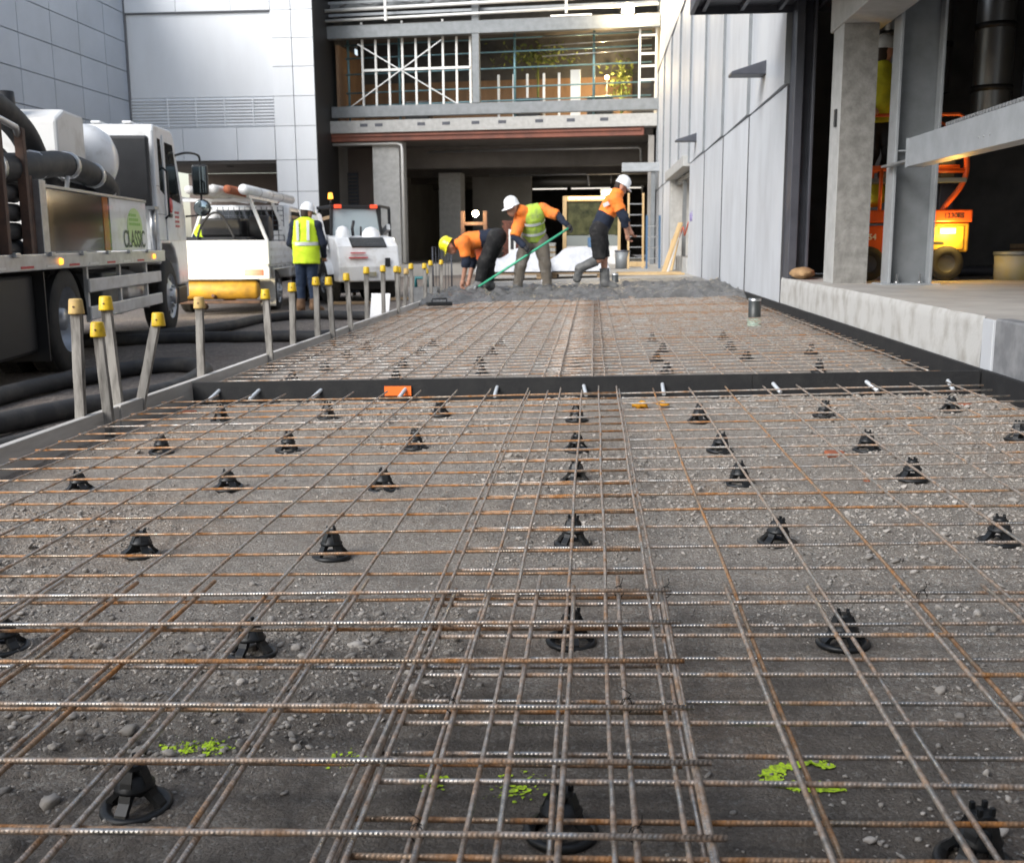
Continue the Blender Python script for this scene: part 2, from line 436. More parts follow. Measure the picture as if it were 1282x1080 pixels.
def ground_mat(name, a, b_, rust, sc=1.0, rustlo=.56, pebble=150.0, bump=.9, rough=.92, damp_vignette=None):
    m = bpy.data.materials.new(name); m.use_nodes = True
    t = m.node_tree; N = t.nodes; L = t.links; b = N['Principled BSDF']
    b.inputs['Roughness'].default_value = rough
    tc = N.new('ShaderNodeTexCoord')
    def noise(s, d=6, r=.6):
        n = N.new('ShaderNodeTexNoise'); n.inputs['Scale'].default_value = s; n.inputs['Detail'].default_value = d; n.inputs['Roughness'].default_value = r
        L.new(tc.outputs['Object'], n.inputs['Vector']); return n
    def rng_(o, lo, hi, t0=0., t1=1.):
        r = N.new('ShaderNodeMapRange'); r.inputs['From Min'].default_value = lo; r.inputs['From Max'].default_value = hi
        r.inputs['To Min'].default_value = t0; r.inputs['To Max'].default_value = t1
        L.new(o, r.inputs['Value']); return r.outputs[0]
    def mix(f, x, y, mode='MIX'):
        q = N.new('ShaderNodeMix'); q.data_type = 'RGBA'; q.blend_type = mode
        if isinstance(f, float): q.inputs[0].default_value = f
        else: L.new(f, q.inputs[0])
        for i, z in ((6, x), (7, y)):
            if isinstance(z, tuple): q.inputs[i].default_value = (*z, 1)
            else: L.new(z, q.inputs[i])
        return q.outputs[2]
    big = noise(.9 * sc, 4); mid = noise(6 * sc, 6); fine = noise(170, 6, .75); rn = noise(.75 * sc, 5)
    base = mix(rng_(big.outputs['Fac'], .35, .65), a, b_)
    base = mix(rng_(mid.outputs['Fac'], .3, .7, 0., .5), base, tuple(v * .55 for v in a))
    base = mix(rng_(rn.outputs['Fac'], rustlo, rustlo + .14, 0., .75), base, rust)
    v = N.new('ShaderNodeTexVoronoi'); v.inputs['Scale'].default_value = pebble
    dn = noise(55, 3); dm = N.new('ShaderNodeVectorMath'); dm.operation = 'MULTIPLY_ADD'; dm.inputs[1].default_value = (.016,) * 3
    L.new(dn.outputs['Color'], dm.inputs[0]); L.new(tc.outputs['Object'], dm.inputs[2]); L.new(dm.outputs[0], v.inputs['Vector'])
    v.inputs['Randomness'].default_value = 1.0
    sep = N.new('ShaderNodeSeparateColor'); L.new(v.outputs['Color'], sep.inputs[0])
    base = mix(rng_(sep.outputs[0], .0, 1., 0., .55), base, mix(rng_(sep.outputs[1], .5, .95), tuple(x * .5 for x in a), tuple(min(1, x * 2.0) for x in b_)))
    base = mix(rng_(fine.outputs['Fac'], .42, .62, .0, .62), base, tuple(v * .34 for v in a))
    gr = noise(48, 5, .7)
    base = mix(rng_(gr.outputs['Fac'], .50, .66, .0, .55), base, tuple(v * .42 for v in a))
    if damp_vignette:  # damp soil tone near the camera, also painting in a vignette-like darkening
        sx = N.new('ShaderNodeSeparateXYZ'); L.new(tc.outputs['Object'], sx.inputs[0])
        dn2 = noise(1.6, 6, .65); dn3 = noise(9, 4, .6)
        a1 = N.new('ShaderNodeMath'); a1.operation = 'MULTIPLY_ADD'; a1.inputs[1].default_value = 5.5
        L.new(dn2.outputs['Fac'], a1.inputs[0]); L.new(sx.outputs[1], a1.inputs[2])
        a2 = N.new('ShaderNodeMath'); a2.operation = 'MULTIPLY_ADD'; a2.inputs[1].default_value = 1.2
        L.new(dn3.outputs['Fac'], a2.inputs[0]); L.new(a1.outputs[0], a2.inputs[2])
        base = mix(rng_(a2.outputs[0], damp_vignette, damp_vignette + 1.0, .62, 0.), base, (.125, .105, .085))
    L.new(base, b.inputs['Base Color'])
    hgt = N.new('ShaderNodeMath'); hgt.operation = 'MULTIPLY_ADD'; hgt.inputs[1].default_value = -1.0
    L.new(v.outputs['Distance'], hgt.inputs[0]); L.new(rng_(fine.outputs['Fac'], 0., 1., 0., 1.6), hgt.inputs[2])
    bp = N.new('ShaderNodeBump'); bp.inputs['Strength'].default_value = bump; bp.inputs['Distance'].default_value = .009
    L.new(hgt.outputs[0], bp.inputs['Height']); L.new(bp.outputs[0], b.inputs['Normal'])
    return m
M['subgrade'] = ground_mat('subgrade', (.545, .475, .405), (.60, .535, .47), (.55, .39, .27), rustlo=.52, damp_vignette=4.95)
M['subgrade_far'] = ground_mat('subgrade_far', (.46, .41, .36), (.50, .455, .41), (.46, .34, .25), rustlo=.58)
M['yard'] = ground_mat('yard', (.22, .19, .17), (.27, .235, .21), (.25, .18, .14), sc=.5, pebble=40)

# ================================================================== THE GROUND
def build_ground():
    xs = [-400, -60, -20, -9, -2.56, 2.6, 60, 400]; ys = [-400, -20, 0, 20, 36, 60, 400]
    v = [(x, y, (yz(x) if x < 2 else S * 2.2 - .1)) for y in ys for x in xs]
    n = len(xs)
    f = [(j * n + i, j * n + i + 1, (j + 1) * n + i + 1, (j + 1) * n + i) for j in range(len(ys) - 1) for i in range(n - 1)]
    tag(obj_np('ground', v, f, M['yard']), kind='structure')
    # wheel-worn yard surface with some relief on the left
    x = np.arange(-9.0, -2.56, .06); y = np.arange(3.0, 36.0, .06)
    X, Y = np.meshgrid(x, y)
    Z = S * X - .09 + .022 * fbm(X, Y, .7, 3, 31) + .012 * fbm(X, Y, 6, 3, 41)
    grid_obj('yard_ground', X, Y, Z, M['yard'])

def grid_obj(name, X, Y, Z, m, kind='structure', parent=None):
    h, w = X.shape
    v = np.stack([X.ravel(), Y.ravel(), Z.ravel()], 1)
    i = np.arange(h * w).reshape(h, w)
    f = np.stack([i[:-1, :-1].ravel(), i[:-1, 1:].ravel(), i[1:, 1:].ravel(), i[1:, :-1].ravel()], 1)
    return tag(obj_np(name, v, f, m, parent, True), kind=kind)

def sub_h(X, Y):
    """relief of the trimmed subgrade above the tilted plane"""
    b = .020 * fbm(X, Y, 1.3, 3, 3) + .012 * fbm(X, Y, 7, 3, 11)
    c = .013 * np.abs(fbm(X, Y, 24, 4, 17)) * np.clip(1.1 + 2.5 * fbm(X, Y, 1.1, 2, 23), .3, 2.0)
    d = .016 * np.clip(fbm(X, Y, 34, 3, 29) - .12, 0, 1) * np.clip(1.0 + 2.2 * fbm(X, Y, 1.7, 2, 33), 0, 2)
    return b + c + d + .005

def build_subgrade():
    x = np.arange(-2.52, 2.24, .0095); y = np.concatenate([np.arange(.6, 2.8, .0085), np.arange(2.8, 6.45, .016)])
    X, Y = np.meshgrid(x, y)
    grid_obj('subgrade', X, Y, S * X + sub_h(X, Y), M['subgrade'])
    x = np.arange(-2.52, 2.26, .05); y = np.arange(6.40, 17.6, .06)
    X, Y = np.meshgrid(x, y)
    grid_obj('subgrade_beyond', X, Y, S * X + sub_h(X, Y) - .004, M['subgrade_far'])
    # loose stones lying on it: nobody could count them
    ico = bmesh.new(); bmesh.ops.create_icosphere(ico, subdivisions=1, radius=1)
    iv = np.array([v.co[:] for v in ico.verts]); iff = np.array([[v.index for v in f.verts] for f in ico.faces]); ico.free()
    ico = bmesh.new(); bmesh.ops.create_icosphere(ico, subdivisions=2, radius=1)
    jv = np.array([v.co[:] for v in ico.verts]); jf = np.array([[v.index for v in f.verts] for f in ico.faces]); ico.free()
    def scatter(n, r0, r1, V, F, y0, y1, seed, thr):
        g = np.random.default_rng(seed)
        px = g.uniform(-2.44, 2.14, n * 3); py = y0 + (y1 - y0) * g.random(n * 3) ** 1.25
        den = fbm(px, py, .95, 3, 51) + .35 * fbm(px, py, 4, 2, 57)
        # a band of washed pebbles runs diagonally through the near bay, and along the dock
        den = den + .95 * np.exp(-((px + .52) ** 2 / .10 + (py - 2.2) ** 2 / .09)) + .40 * np.exp(-((px - .55) ** 2 / .5 + (py - 3.1) ** 2 / .5)) + .28 * (px > 1.0) * (py > 3.0)
        k = np.nonzero(den + g.normal(0, .12, den.size) > thr)[0][:n]
        px, py = px[k], py[k]; n = len(k)
        rad = r0 * (r1 / r0) ** (g.random(n) ** 2.2)
        sc = np.stack([rad * g.uniform(.8, 1.35, n), rad * g.uniform(.7, 1.1, n), rad * g.uniform(.4, .8, n)], 1)
        an = g.uniform(0, 6.28, n); ti = g.normal(0, .3, n)
        jit = 1 + g.normal(0, .16, (n, len(V), 1))
        P = V[None] * jit * sc[:, None]
        ca, sa = np.cos(an)[:, None], np.sin(an)[:, None]
        x = P[..., 0] * ca - P[..., 1] * sa; y = P[..., 0] * sa + P[..., 1] * ca; z = P[..., 2] + ti[:, None] * x
        zz = S * px + sub_h(px, py) + sc[:, 2] * .35
        P = np.stack([x + px[:, None], y + py[:, None], z + zz[:, None]], 2)
        F2 = F[None] + (np.arange(n) * len(V))[:, None, None]
        return P.reshape(-1, 3), F2.reshape(-1, 3)
    A = [scatter(40000, .0022, .0075, iv, iff, 1.0, 6.2, 61, -.02),
         scatter(4600, .005, .012, jv, jf, 1.1, 6.2, 62, .11), scatter(170, .012, .019, jv, jf, 1.2, 6.0, 63, .10)]
    off = 0; Vs = []; Fs = []
    for v, f in A:
        Vs.append(v); Fs.append(f + off); off += len(v)
    o = obj_np('gravel', np.concatenate(Vs), np.concatenate(Fs), M['stones'], None, False)
    tag(o, 'loose grey gravel and pebbles scattered over the subgrade', 'gravel', kind='stuff')

def build_concrete():
    # fresh wet concrete being placed, then the finished slab behind it
    x = np.arange(-2.5, 2.205, .03); y = np.arange(13.8, 22.6, .03)
    X, Y = np.meshgrid(x, y)
    edge = 14.35 + .35 * fbm(X, X * 0, .8, 3, 71) + .28 * fbm(X, Y, 3.5, 2, 73) + .25 * np.clip(-(X + 1.2), 0, 2) * -1 * .5 - .25 * np.exp(-(X - 1.3) ** 2 / .6)
    t = np.clip((Y - edge) / 1.7, 0, 1); t = t * t * (3 - 2 * t)
    rough = np.clip(1 - (Y - 18.4) / 1.4, .03, 1)
    lump = .11 * fbm(X, Y * 1.5, 1.6, 4, 77) + .12 * fbm(X, Y * 1.6, 4.0, 3, 79) + .055 * fbm(X, Y, 10, 2, 83)
    Z = S * X + t * (.125 + .02 * (rough > .2) + lump * rough) - .02 * (1 - t)
    grid_obj('wet_concrete', X, Y, Z, M['wet'])
    m = MB(); m.add([(-2.5, 22.55, S * -2.5 + .118), (2.2, 22.55, S * 2.2 + .118), (2.2, 37.6, .15), (-2.5, 37.6, .11)], [(0, 1, 2, 3)])
    m.add([(-2.5, 22.55, S * -2.5 + .118), (-2.5, 37.6, .11), (-2.5, 37.6, -.4), (-2.5, 22.55, -.4)], [(0, 1, 2, 3)])
    tag(m.build('concrete_floor', M['slab']), kind='structure')
    m = MB(); m.span(-18, 2.2, 37.55, 66, -.3, .145)
    tag(m.build('hall_floor', M['slab']), kind='structure')

build_ground(); build_subgrade(); build_concrete()

# spray-paint marks on the subgrade: thin flakes of paint following the ground
def spray(cx, cy, rx, ry, a0, a1, n, w, label):
    g = np.random.default_rng(int(abs(cx * 1000)) + n); m = MB()
    for k in range(n):
        a = g.uniform(a0, a1); rr = 1 + g.normal(0, w * (1 if k % 4 else 1.7))
        x = cx + rx * math.cos(a) * rr; y = cy + ry * math.sin(a) * rr
        s = .0008 + .0055 * g.random() ** 2.0
        ph = g.uniform(0, 6.28); q = []
        for j in range(6):
            an = ph + j * 1.047; r_ = s * g.uniform(.6, 1.4)
            px, py = x + r_ * math.cos(an), y + r_ * math.sin(an)
            q.append((px, py, S * px + float(sub_h(np.array([px]), np.array([py]))[0]) + .0028))
        m.add(q, [(0, 1, 2, 3, 4, 5)])
    tag(m.build('paint_mark', M['spray']), label, 'paint mark', 'sprayed paint marks on the subgrade')
spray(.375, 1.70, .068, .045, R(50), R(310), 1300, .085, 'fluorescent green sprayed ring on the ground at the lower right')
spray(-.735, 1.80, .042, .018, R(0), R(360), 170, .4, 'faint fluorescent green spray mark on the ground at the lower left')
spray(-.12, 1.66, .03, .03, R(0), R(360), 110, .6, 'small fluorescent green paint spots by the central bar chair')
spray(-.27, 1.665, .012, .012, 0, 6.28, 110, .6, 'tiny dab of fluorescent green paint under the lapped mesh')
spray(-.43, 1.75, .03, .02, 0, 6.28, 70, .7, 'thin fluorescent green paint flecks left of the lapped mesh')

# ================================================================== REINFORCING MESH
BARS = {}
def bar_mesh(L, r, var, wob):
    k = (round(L, 2), r, var)
    if k not in BARS:
        g = random.Random(hash(k) % 9999)
        n = max(6, int(L / .25)); ph = g.uniform(0, 6.28); ph2 = g.uniform(0, 6.28)
        pts = [(L * i / n, wob * math.sin(i * .9 + ph), wob * .8 * math.sin(i * .63 + ph2)) for i in range(n + 1)]
        BARS[k] = [MB().tube(pts, r, 8).mesh('bar', M['bar_steel']), MB().tube(pts, r, 8).mesh('bar', M['bar_rusty'])]
    return BARS[k]

def sheet(name, label, lx, y0, y1, zl, ty, x0, x1, zt, r=.0045, rusty_l=.15, rusty_t=.8, rz=0.0, wob=.0022, jit=.003, seed=1, group='welded reinforcing mesh sheets'):
    g = random.Random(seed)
    root = thing(name, label, 'reinforcing mesh', (0, 0, 0), group=group, rot=(0, -TILT, rz))
    for x in lx:
        me = bar_mesh(y1 - y0, r, g.randrange(4), wob)[1 if g.random() < rusty_l else 0]
        o = link(bpy.data.objects.new('bar', me), root)
        o.location = (x + g.gauss(0, jit), y0 + g.gauss(0, .008), zl); o.rotation_euler = (0, 0, math.pi / 2 + g.gauss(0, .0012))
    for y in ty:
        me = bar_mesh(x1 - x0, r, g.randrange(4), wob)[1 if g.random() < rusty_t else 0]
        o = link(bpy.data.objects.new('bar', me), root)
        o.location = (x0 + g.gauss(0, .006), y + g.gauss(0, jit), zt); o.rotation_euler = (0, 0, g.gauss(0, .0015))
    return root

far_l = [-.374 - .2 * k for k in range(11)] + [-.162, .035, .137]
sheet('reinforcing_mesh', 'light steel mesh sheet filling the left of the near bay up to the black divider', far_l, 1.05, 5.96, .1045, [1.168 + .2 * k for k in range(24)], -2.44, .145, .0955, seed=3)
far_r = [-.345, -.25, -.052, .152] + [.343 + .2 * k for k in range(9)]
sheet('reinforcing_mesh', 'mesh sheet filling the right of the near bay beside the dock', far_r, 1.0, 5.90, .0955, [1.02 + .2 * k for k in range(25)], -.355, 2.10, .0870, rusty_t=.25, seed=4)
near_l = [-.347 - .2 * k for k in range(11)] + [-.12, .068, .172]
sheet('reinforcing_mesh', 'nearest mesh sheet lapped on top at the bottom left of the picture', near_l, .62, 2.485, .1075, [2.36 - .2055 * k for k in range(9)], -2.44, .185, .1165, rusty_l=.5, rusty_t=.15, seed=5, r=.0050)
near_r = [-.325, -.232, -.035,   .168, .318] + [.508 + .2 * k for k in range(8)]
sheet('reinforcing_mesh', 'nearest mesh sheet lapped on top at the bottom right of the picture', near_r, .60, 2.42, .1060, [2.32 - .2045 * k for k in range(9)], -.335, 2.10, .1010, rusty_l=.3, rusty_t=.2, seed=6, r=.0050)
bl = [-2.40 + .2 * k for k in range(13)] + [.08]
sheet('reinforcing_mesh', 'mesh sheet on the left of the far bay running under the wet concrete', bl, 6.42, 16.9, .1045, [6.5 + .2 * k for k in range(52)], -2.44, .10, .0955, seed=8, rusty_t=.15, rusty_l=.05)
br = [-.30, -.2] + [0.0 + .2 * k for k in range(11)]
sheet('reinforcing_mesh', 'mesh sheet on the right of the far bay running under the wet concrete', br, 6.40, 16.9, .0955, [6.46 + .2 * k for k in range(52)], -.32, 2.08, .0870, seed=9, rusty_t=.1, rusty_l=.05)

# twisted tie wires where the near sheets are lapped
def tie(x, y, z, lab):
    g = random.Random(int(x * 1000 + y * 77)); m = MB()
    for s in (0, 1):
        pts = [(x + .012 * math.cos(a + s) * (1 if s else .7), y + .004 * s, z + .014 * math.sin(a + s)) for a in [i * .7 for i in range(9)]]
        m.tube(pts, .0009, 5)
    m.tube([(x, y, z + .012), (x + .006, y - .004, z + .024), (x + g.uniform(-.012, .012), y - .006, z + .036)], .0009, 5)
    tag(m.build('tie_wire', M['wire']), lab, 'tie wire', 'tie wires on the lapped mesh')
for (x, y, lab) in [(.066, 2.365, 'black tie wire sticking up from the far end of the lapped mesh, centre'), (-.245, 1.745, 'black tie wire on the lapped mesh left of the central bar chair'),
                    (.066, 1.75, 'black tie wire on the fourth lapped bar right of centre'), (-.24, 1.335, 'black tie wire at the bottom edge, left of the nearest central chair'),
                    (.066, 1.335, 'black tie wire at the bottom edge, right of the nearest central chair'), (.742, 2.32, 'black tie wire on the paired bars at the right'), (.175, 2.36, 'black tie wire at the right end of the farthest lapped bar')]:
    tie(x, y, S * x + .113, lab)

# ================================================================== BAR CHAIRS
def chair_proto():
    root = thing('bar_chair', 'x', 'bar chair', group='black plastic bar chairs under the mesh')
    m = MB(); n = 28
    m.lathe([(.038, .0), (.058, .0), (.060, .005), (.059, .012), (.052, .014), (.041, .011), (.038, .0)], n)
    m.build('base_ring', M['black_plastic'], root)
    m = MB()
    for k in range(4):
        a = k * math.pi / 2 + .5
        d = Vector((math.cos(a), math.sin(a), 0)); w = Vector((-math.sin(a), math.cos(a), 0))
        pts = [(.055, .004), (.050, .018), (.036, .032), (.030, .046), (.026, .062), (.019, .080)]
        for (r0, z0), (r1, z1) in zip(pts[:-1], pts[1:]):
            t = .013
            q = [d * (r0 - t) + w * .0105, d * r0 + w * .0105, d * r0 - w * .0105, d * (r0 - t) - w * .0105]
            q2 = [d * (r1 - t) + w * .0100, d * r1 + w * .0100, d * r1 - w * .0100, d * (r1 - t) - w * .0100]
            vs = [p + Vector((0, 0, z0)) for p in q] + [p + Vector((0, 0, z1)) for p in q2]
            m.add(vs, [(0, 1, 5, 4), (1, 2, 6, 5), (2, 3, 7, 6), (3, 0, 4, 7), (0, 3, 2, 1), (4, 5, 6, 7)])
    m.lathe([(.0, .043), (.033, .043), (.034, .049), (.028, .054), (.024, .068), (.0, .070)], 20)
    m.build('leg_frame', M['black_plastic'], root)
    m = MB()
    m.lathe([(.0, .074), (.017, .074), (.019, .080), (.016, .087), (.0, .087)], 14)
    for sx in (-1, 1):
        for sy in (-1, 1):
            m.box((sx * .010, sy * .010, .091), (.007, .007, .012))
    m.build('clip', M['black_plastic'], root, .001)
    return root
proto = chair_proto()
ORD = ['nearest', 'second', 'third', 'fourth', 'fifth', 'sixth', 'seventh', 'eighth', 'ninth', 'tenth']
near_rows = [
    [(-1.415, 2.316), None][:0],
    [(-.779, 1.62), (-.045, 1.535), (.58, 1.493)],
    [(-1.415, 2.316), (-.792, 2.287), (-.045, 2.356), (.574, 2.327)],
    [(-1.416, 3.102), (-.803, 3.099), (-.057, 3.204), (.566, 3.153), (1.217, 3.146)],
    [(-2.072, 4.017), (-1.442, 3.991), (-.811, 3.965), (-.061, 4.054), (.565, 3.983), (1.21, 3.993)],
    [(-2.067, 4.834), (-1.453, 4.858), (-.831, 4.839), (-.067, 4.672), (.564, 4.614), (1.192, 4.593), (1.889, 4.75)],
    [(-2.105, 5.775), (-1.494, 5.79), (-.845, 5.758), (-.08, 5.503), (.552, 5.427), (1.192, 5.449), (1.845, 5.52)]][1:]
far_rows = [[(-2.17, 7.45), (-1.40, 7.4), (-.79, 7.5), (.526, 7.44), (1.562, 7.377)],
            [(-2.096, 8.106), (-1.489, 8.197), (-.88, 8.2), (-.13, 8.0), (.493, 8.105), (1.169, 8.066), (1.735, 8.5)],
            [(-2.121, 8.986), (-1.495, 9.102), (-.852, 8.9), (.586, 8.85), (1.15, 8.9)],
            [(-2.114, 9.75), (-1.5, 9.85), (-.849, 9.7), (.55, 9.8), (1.2, 9.8)]]
first = True
for rows, where in ((near_rows, 'in front of the black divider'), (far_rows, 'beyond the black divider')):
    for i, row in enumerate(rows):
        for j, (x, y) in enumerate(row):
            o = proto if first else copy_tree(proto)
            first = False
            rw = ORD[i] if i else 'nearest'
            o['label'] = 'black bar chair %s, %s row, %s from the left' % (where, rw, ORD[j] if j else 'first')
            x *= .982; y *= .982
            hx = float(sub_h(np.array([x]), np.array([y]))[0])
            o.location = (x, y, gz(x) + hx - .003)
            o.rotation_euler = (random.gauss(0, .04), random.gauss(0, .04), random.uniform(0, 6.28))
            sc = 1.0 if rows is near_rows else .92
            o.scale = (sc, sc, sc * (.096 - hx) / .096)

# ================================================================== DIVIDER (joint former), dowels, edge strip
root = thing('joint_former', 'long black joint strip standing on edge across the bay, dividing near mesh from far', 'joint strip', (0, 0, 0), rot=(0, -TILT, 0))
def strip_seg(x0, x1):
    f = lambda x: 6.305 - .062 * (x + 2.5)
    m = MB()
    n = 12
    for a in range(n):
        u0, u1 = x0 + (x1 - x0) * a / n, x0 + (x1 - x0) * (a + 1) / n
        w0, w1 = f(u0) + .004 * math.sin(u0 * 5), f(u1) + .004 * math.sin(u1 * 5)
        m.add([(u0, w0, -.01), (u1, w1, -.01), (u1, w1 + .02, -.01), (u0, w0 + .02, -.01), (u0, w0, .14), (u1, w1, .14), (u1, w1 + .02, .14), (u0, w0 + .02, .14)],
              [(0, 1, 5, 4), (2, 3, 7, 6), (4, 5, 6, 7), (0, 3, 2, 1)] + ([(0, 4, 7, 3)] if a == 0 else []) + ([(1, 2, 6, 5)] if a == n - 1 else []))
    return m.build('strip', M['foam'], root, .002)
strip_seg(-2.47, .92); strip_seg(.922, 2.16)
sY = lambda x: 6.305 - .062 * (x + 2.5)
for (x, ang, dn) in [(-2.28, -30, .1), (-2.02, -32, .1), (-1.62, -36, .02), (-1.10, -24, .03), (-.555, -8, .0), (-.052, 10, .02), (.41, 2, 0), (1.02, 26, .02), (1.53, 40, .0), (1.99, 4, .0)]:
    m = MB(); a = R(ang); L = .11
    m.tube([(0, .05, .02), (math.sin(a) * L, -math.cos(a) * L * .7, -.045)], .0115, 12)
    m.build('dowel', M['dowel'], root, .0015, loc=(x, sY(x) - .005, .088))
m = MB(); m.box((0, 0, 0), (.165, .004, .058)); m.build('orange_tag', M['tag_orange'], root, loc=(-1.165, sY(-1.16) - .006, .072), rot=(0, R(.5), -.06))

root = thing('isolation_strip', 'black foam isolation strip lining the foot of the dock on the right', 'foam strip')
for y0, y1, z in ((.3, 6.02, .150), (6.035, 10.9, .148), (10.905, 16.6, .146)):
    m = MB(); m.span(2.168, 2.196, y0, y1, S * 2.2 - .02, S * 2.2 + z - .006); m.build('strip', M['foam'], root, .003)

# ================================================================== FORM BOARDS AND STAKES
for i, (y0, y1, wob, lab) in enumerate([(.3, 5.35, .0, 'nearest grey timber form board along the left edge of the bay'), (5.36, 8.05, .006, 'grey form board between the two leaning stakes and the first far stake'),
                                   (8.06, 10.9, -.004, 'middle grey form board along the left of the far bay'), (10.92, 13.8, .004, 'fourth grey form board along the left of the far bay'), (13.82, 17.6, 0, 'farthest grey form board ending at the wet concrete')]):
    m = MB(); n = 8; x = XL + wob
    for a in range(n):
        u0, u1 = y0 + (y1 - y0) * a / n, y0 + (y1 - y0) * (a + 1) / n
        k0, k1 = .003 * math.sin(u0 * 2.1), .003 * math.sin(u1 * 2.1)
        b, t = S * XL - .10, S * XL + .142 + wob * .5
        m.add([(x + k0, u0, b), (x + k1, u1, b), (x + k1 - .04, u1, b), (x + k0 - .04, u0, b), (x + k0, u0, t), (x + k1, u1, t), (x + k1 - .04, u1, t), (x + k0 - .04, u0, t)],
              [(0, 1, 5, 4), (2, 3, 7, 6), (4, 5, 6, 7), (0, 3, 2, 1)] + ([(0, 4, 7, 3)] if a == 0 else []) + ([(1, 2, 6, 5)] if a == n - 1 else []))
    tag(m.build('form_board', M['timber_board'], None, .003), lab, 'form board', 'timber form boards on the left')

STK = [  # base y, side (0 outside board, 1 inside), top z, lean x, lean y, cap
    (5.033, 0, .652, .03, 0, 'worn'), (5.18, 1, .527, -.03, 0, 'y'), (5.511, 0, .643, -.02, -.05, 'y'), (5.62, 0, .540, .16, .08, 'y'),
    (6.70, 0, .575, .02, 0, 'worn'), (7.944, 1, .570, -.02, 0, 'y'), (8.85, 0, .585, .02, 0, 'y'), (9.71, 0, .603, 0, 0, 'y'), (9.95, 1, .596, -.03, 0, 'y'),
    (10.73, 1, .609, -.04, 0, 'y'), (11.89, 0, .645, .01, 0, 'y'), (12.85, 0, .641, .01, 0, 'y'), (13.4, 1, .619, -.02, 0, 'y'), (13.85, 0, .60, .02, 0, 'y'), (14.25, 0, .57, .05, 0, 'worn'),
    (14.93, 0, .62, 0, 0, 'y'), (15.57, 1, .61, 0, 0, 'y'), (16.1, 0, .52, .03, 0, 'y'), (16.75, 0, .63, 0, 0, 'y'), (17.95, 0, .62, .0, 0, 'y')]
NTH = ['nearest', 'second', 'third', 'fourth', 'fifth', 'sixth', 'seventh', 'eighth', 'ninth', 'tenth', 'eleventh', 'twelfth', 'thirteenth', 'fourteenth', 'fifteenth', 'sixteenth', 'seventeenth', 'eighteenth', 'nineteenth', 'farthest']
for i, (y, inside, zt, lx, ly, cp) in enumerate(STK):
    lab = {'y': 'timber stake with bright yellow cap, %s along the form boards counting from the camera', 'worn': 'timber stake with faded tan cap, %s along the form boards counting from the camera'}[cp] % NTH[i]
    x = XL + .024 if inside else XL - .066
    zb = gz(x) - .05 if inside else yz(x) - .05
    if not inside: zb = yz(x) - .03
    root = thing('stake', lab, 'stake', (x, y, zb), group='capped timber stakes along the form boards')
    h = zt - zb
    m = MB(); g = random.Random(i)
    w, d = .050, .030
    n = 5
    pr = None
    for k in range(n + 1):
        t = k / n; cx, cy, cz = lx * t, ly * t, h * t
        j = .0015
        ring = [(cx + sx * w / 2 + g.gauss(0, j), cy + sy * d / 2 + g.gauss(0, j), cz) for sx, sy in ((-1, -1), (1, -1), (1, 1), (-1, 1))]
        if pr: m.add(pr + ring, [(0, 1, 5, 4), (1, 2, 6, 5), (2, 3, 7, 6), (3, 0, 4, 7)])
        else: m.add(ring, [(3, 2, 1, 0)])
        pr = ring
    m.add(pr, [(0, 1, 2, 3)])
    m.build('post', M['timber'], root, .002)
    m = MB()
    m.lathe([(.036, -.066), (.0385, -.066), (.038, -.058), (.032, .002), (.028, .008), (.0, .010)], 14, (lx, ly, h))
    m.lathe([(.0, -.0665), (.036, -.066)], 14, (lx, ly, h))
    cpo = m.build('cap', M['cap' if cp == 'y' else 'cap_worn'], root)
    if i < 8:
        m = MB(); m.lathe([(.0, 0), (.005, 0), (.005, .002), (0, .002)], 8, (lx + .004, ly - .0375, h - .030), 'y'); m.build('nail_hole', M['rust_steel'], cpo)

# ================================================================== odd bits lying about
def lump(name, mt, label, cat, x, y, z, sx, sy, sz, seed, sub=2, jit=.18, parent=None):
    bm = bmesh.new(); bmesh.ops.create_icosphere(bm, subdivisions=sub, radius=1)
    g = Vector((seed * 1.7, seed * .9, 0))
    for v in bm.verts:
        k = 1 + jit * 2 * mnoise.noise(v.co * 1.6 + g)
        v.co = Vector((v.co.x * sx * k, v.co.y * sy * k, v.co.z * sz * k))
    me = bpy.data.meshes.new(name); bm.to_mesh(me); bm.free()
    for p in me.polygons: p.use_smooth = True
    me.materials.append(mt)
    o = link(bpy.data.objects.new(name, me), parent); o.location = (x, y, z)
    return tag(o, label, cat)
def brickbat(x, y, sx, sy, sz, rz, lab):
    g = random.Random(int(x * 100)); m = MB()
    q = [(-.5, -.45), (.1, -.5), (.5, -.3), (.46, .4), (-.1, .5), (-.48, .35)]
    m.prism([(a * sx, b * sy) for a, b in q], 'z', 0, sz)
    o = m.build('brick_fragment', M['brick_orange'], None, .004, loc=(x, y, gz(x) - .002), rot=(.06, .05, rz))
    tag(o, lab, 'brick fragment', 'broken brick pieces on the subgrade')
brickbat(1.02, 4.43, .085, .06, .02, .2, 'orange brick fragment lying between bars, right of centre')
brickbat(1.97, 5.62, .22, .08, .02, .05, 'long orange brick fragment below the right end of the divider')
brickbat(1.03, 3.93, .03, .03, .015, .8, 'small reddish brick chip nearer than the larger fragment')
brickbat(-2.36, 5.95, .09, .05, .02, .4, 'reddish brick fragment by the left end of the divider')
lump('crumpled_rag', M['rag_yellow'], 'crumpled yellow orange rag on the ground by the divider', 'rag', .262, 5.74, gz(.26) + .030, .040, .03, .022, 3, jit=.4)
lump('crumpled_wrapper', M['rag_yellow'], 'small orange wrapper beside the yellow rag', 'wrapper', .39, 5.78, gz(.39) + .026, .04, .022, .012, 5, jit=.4)

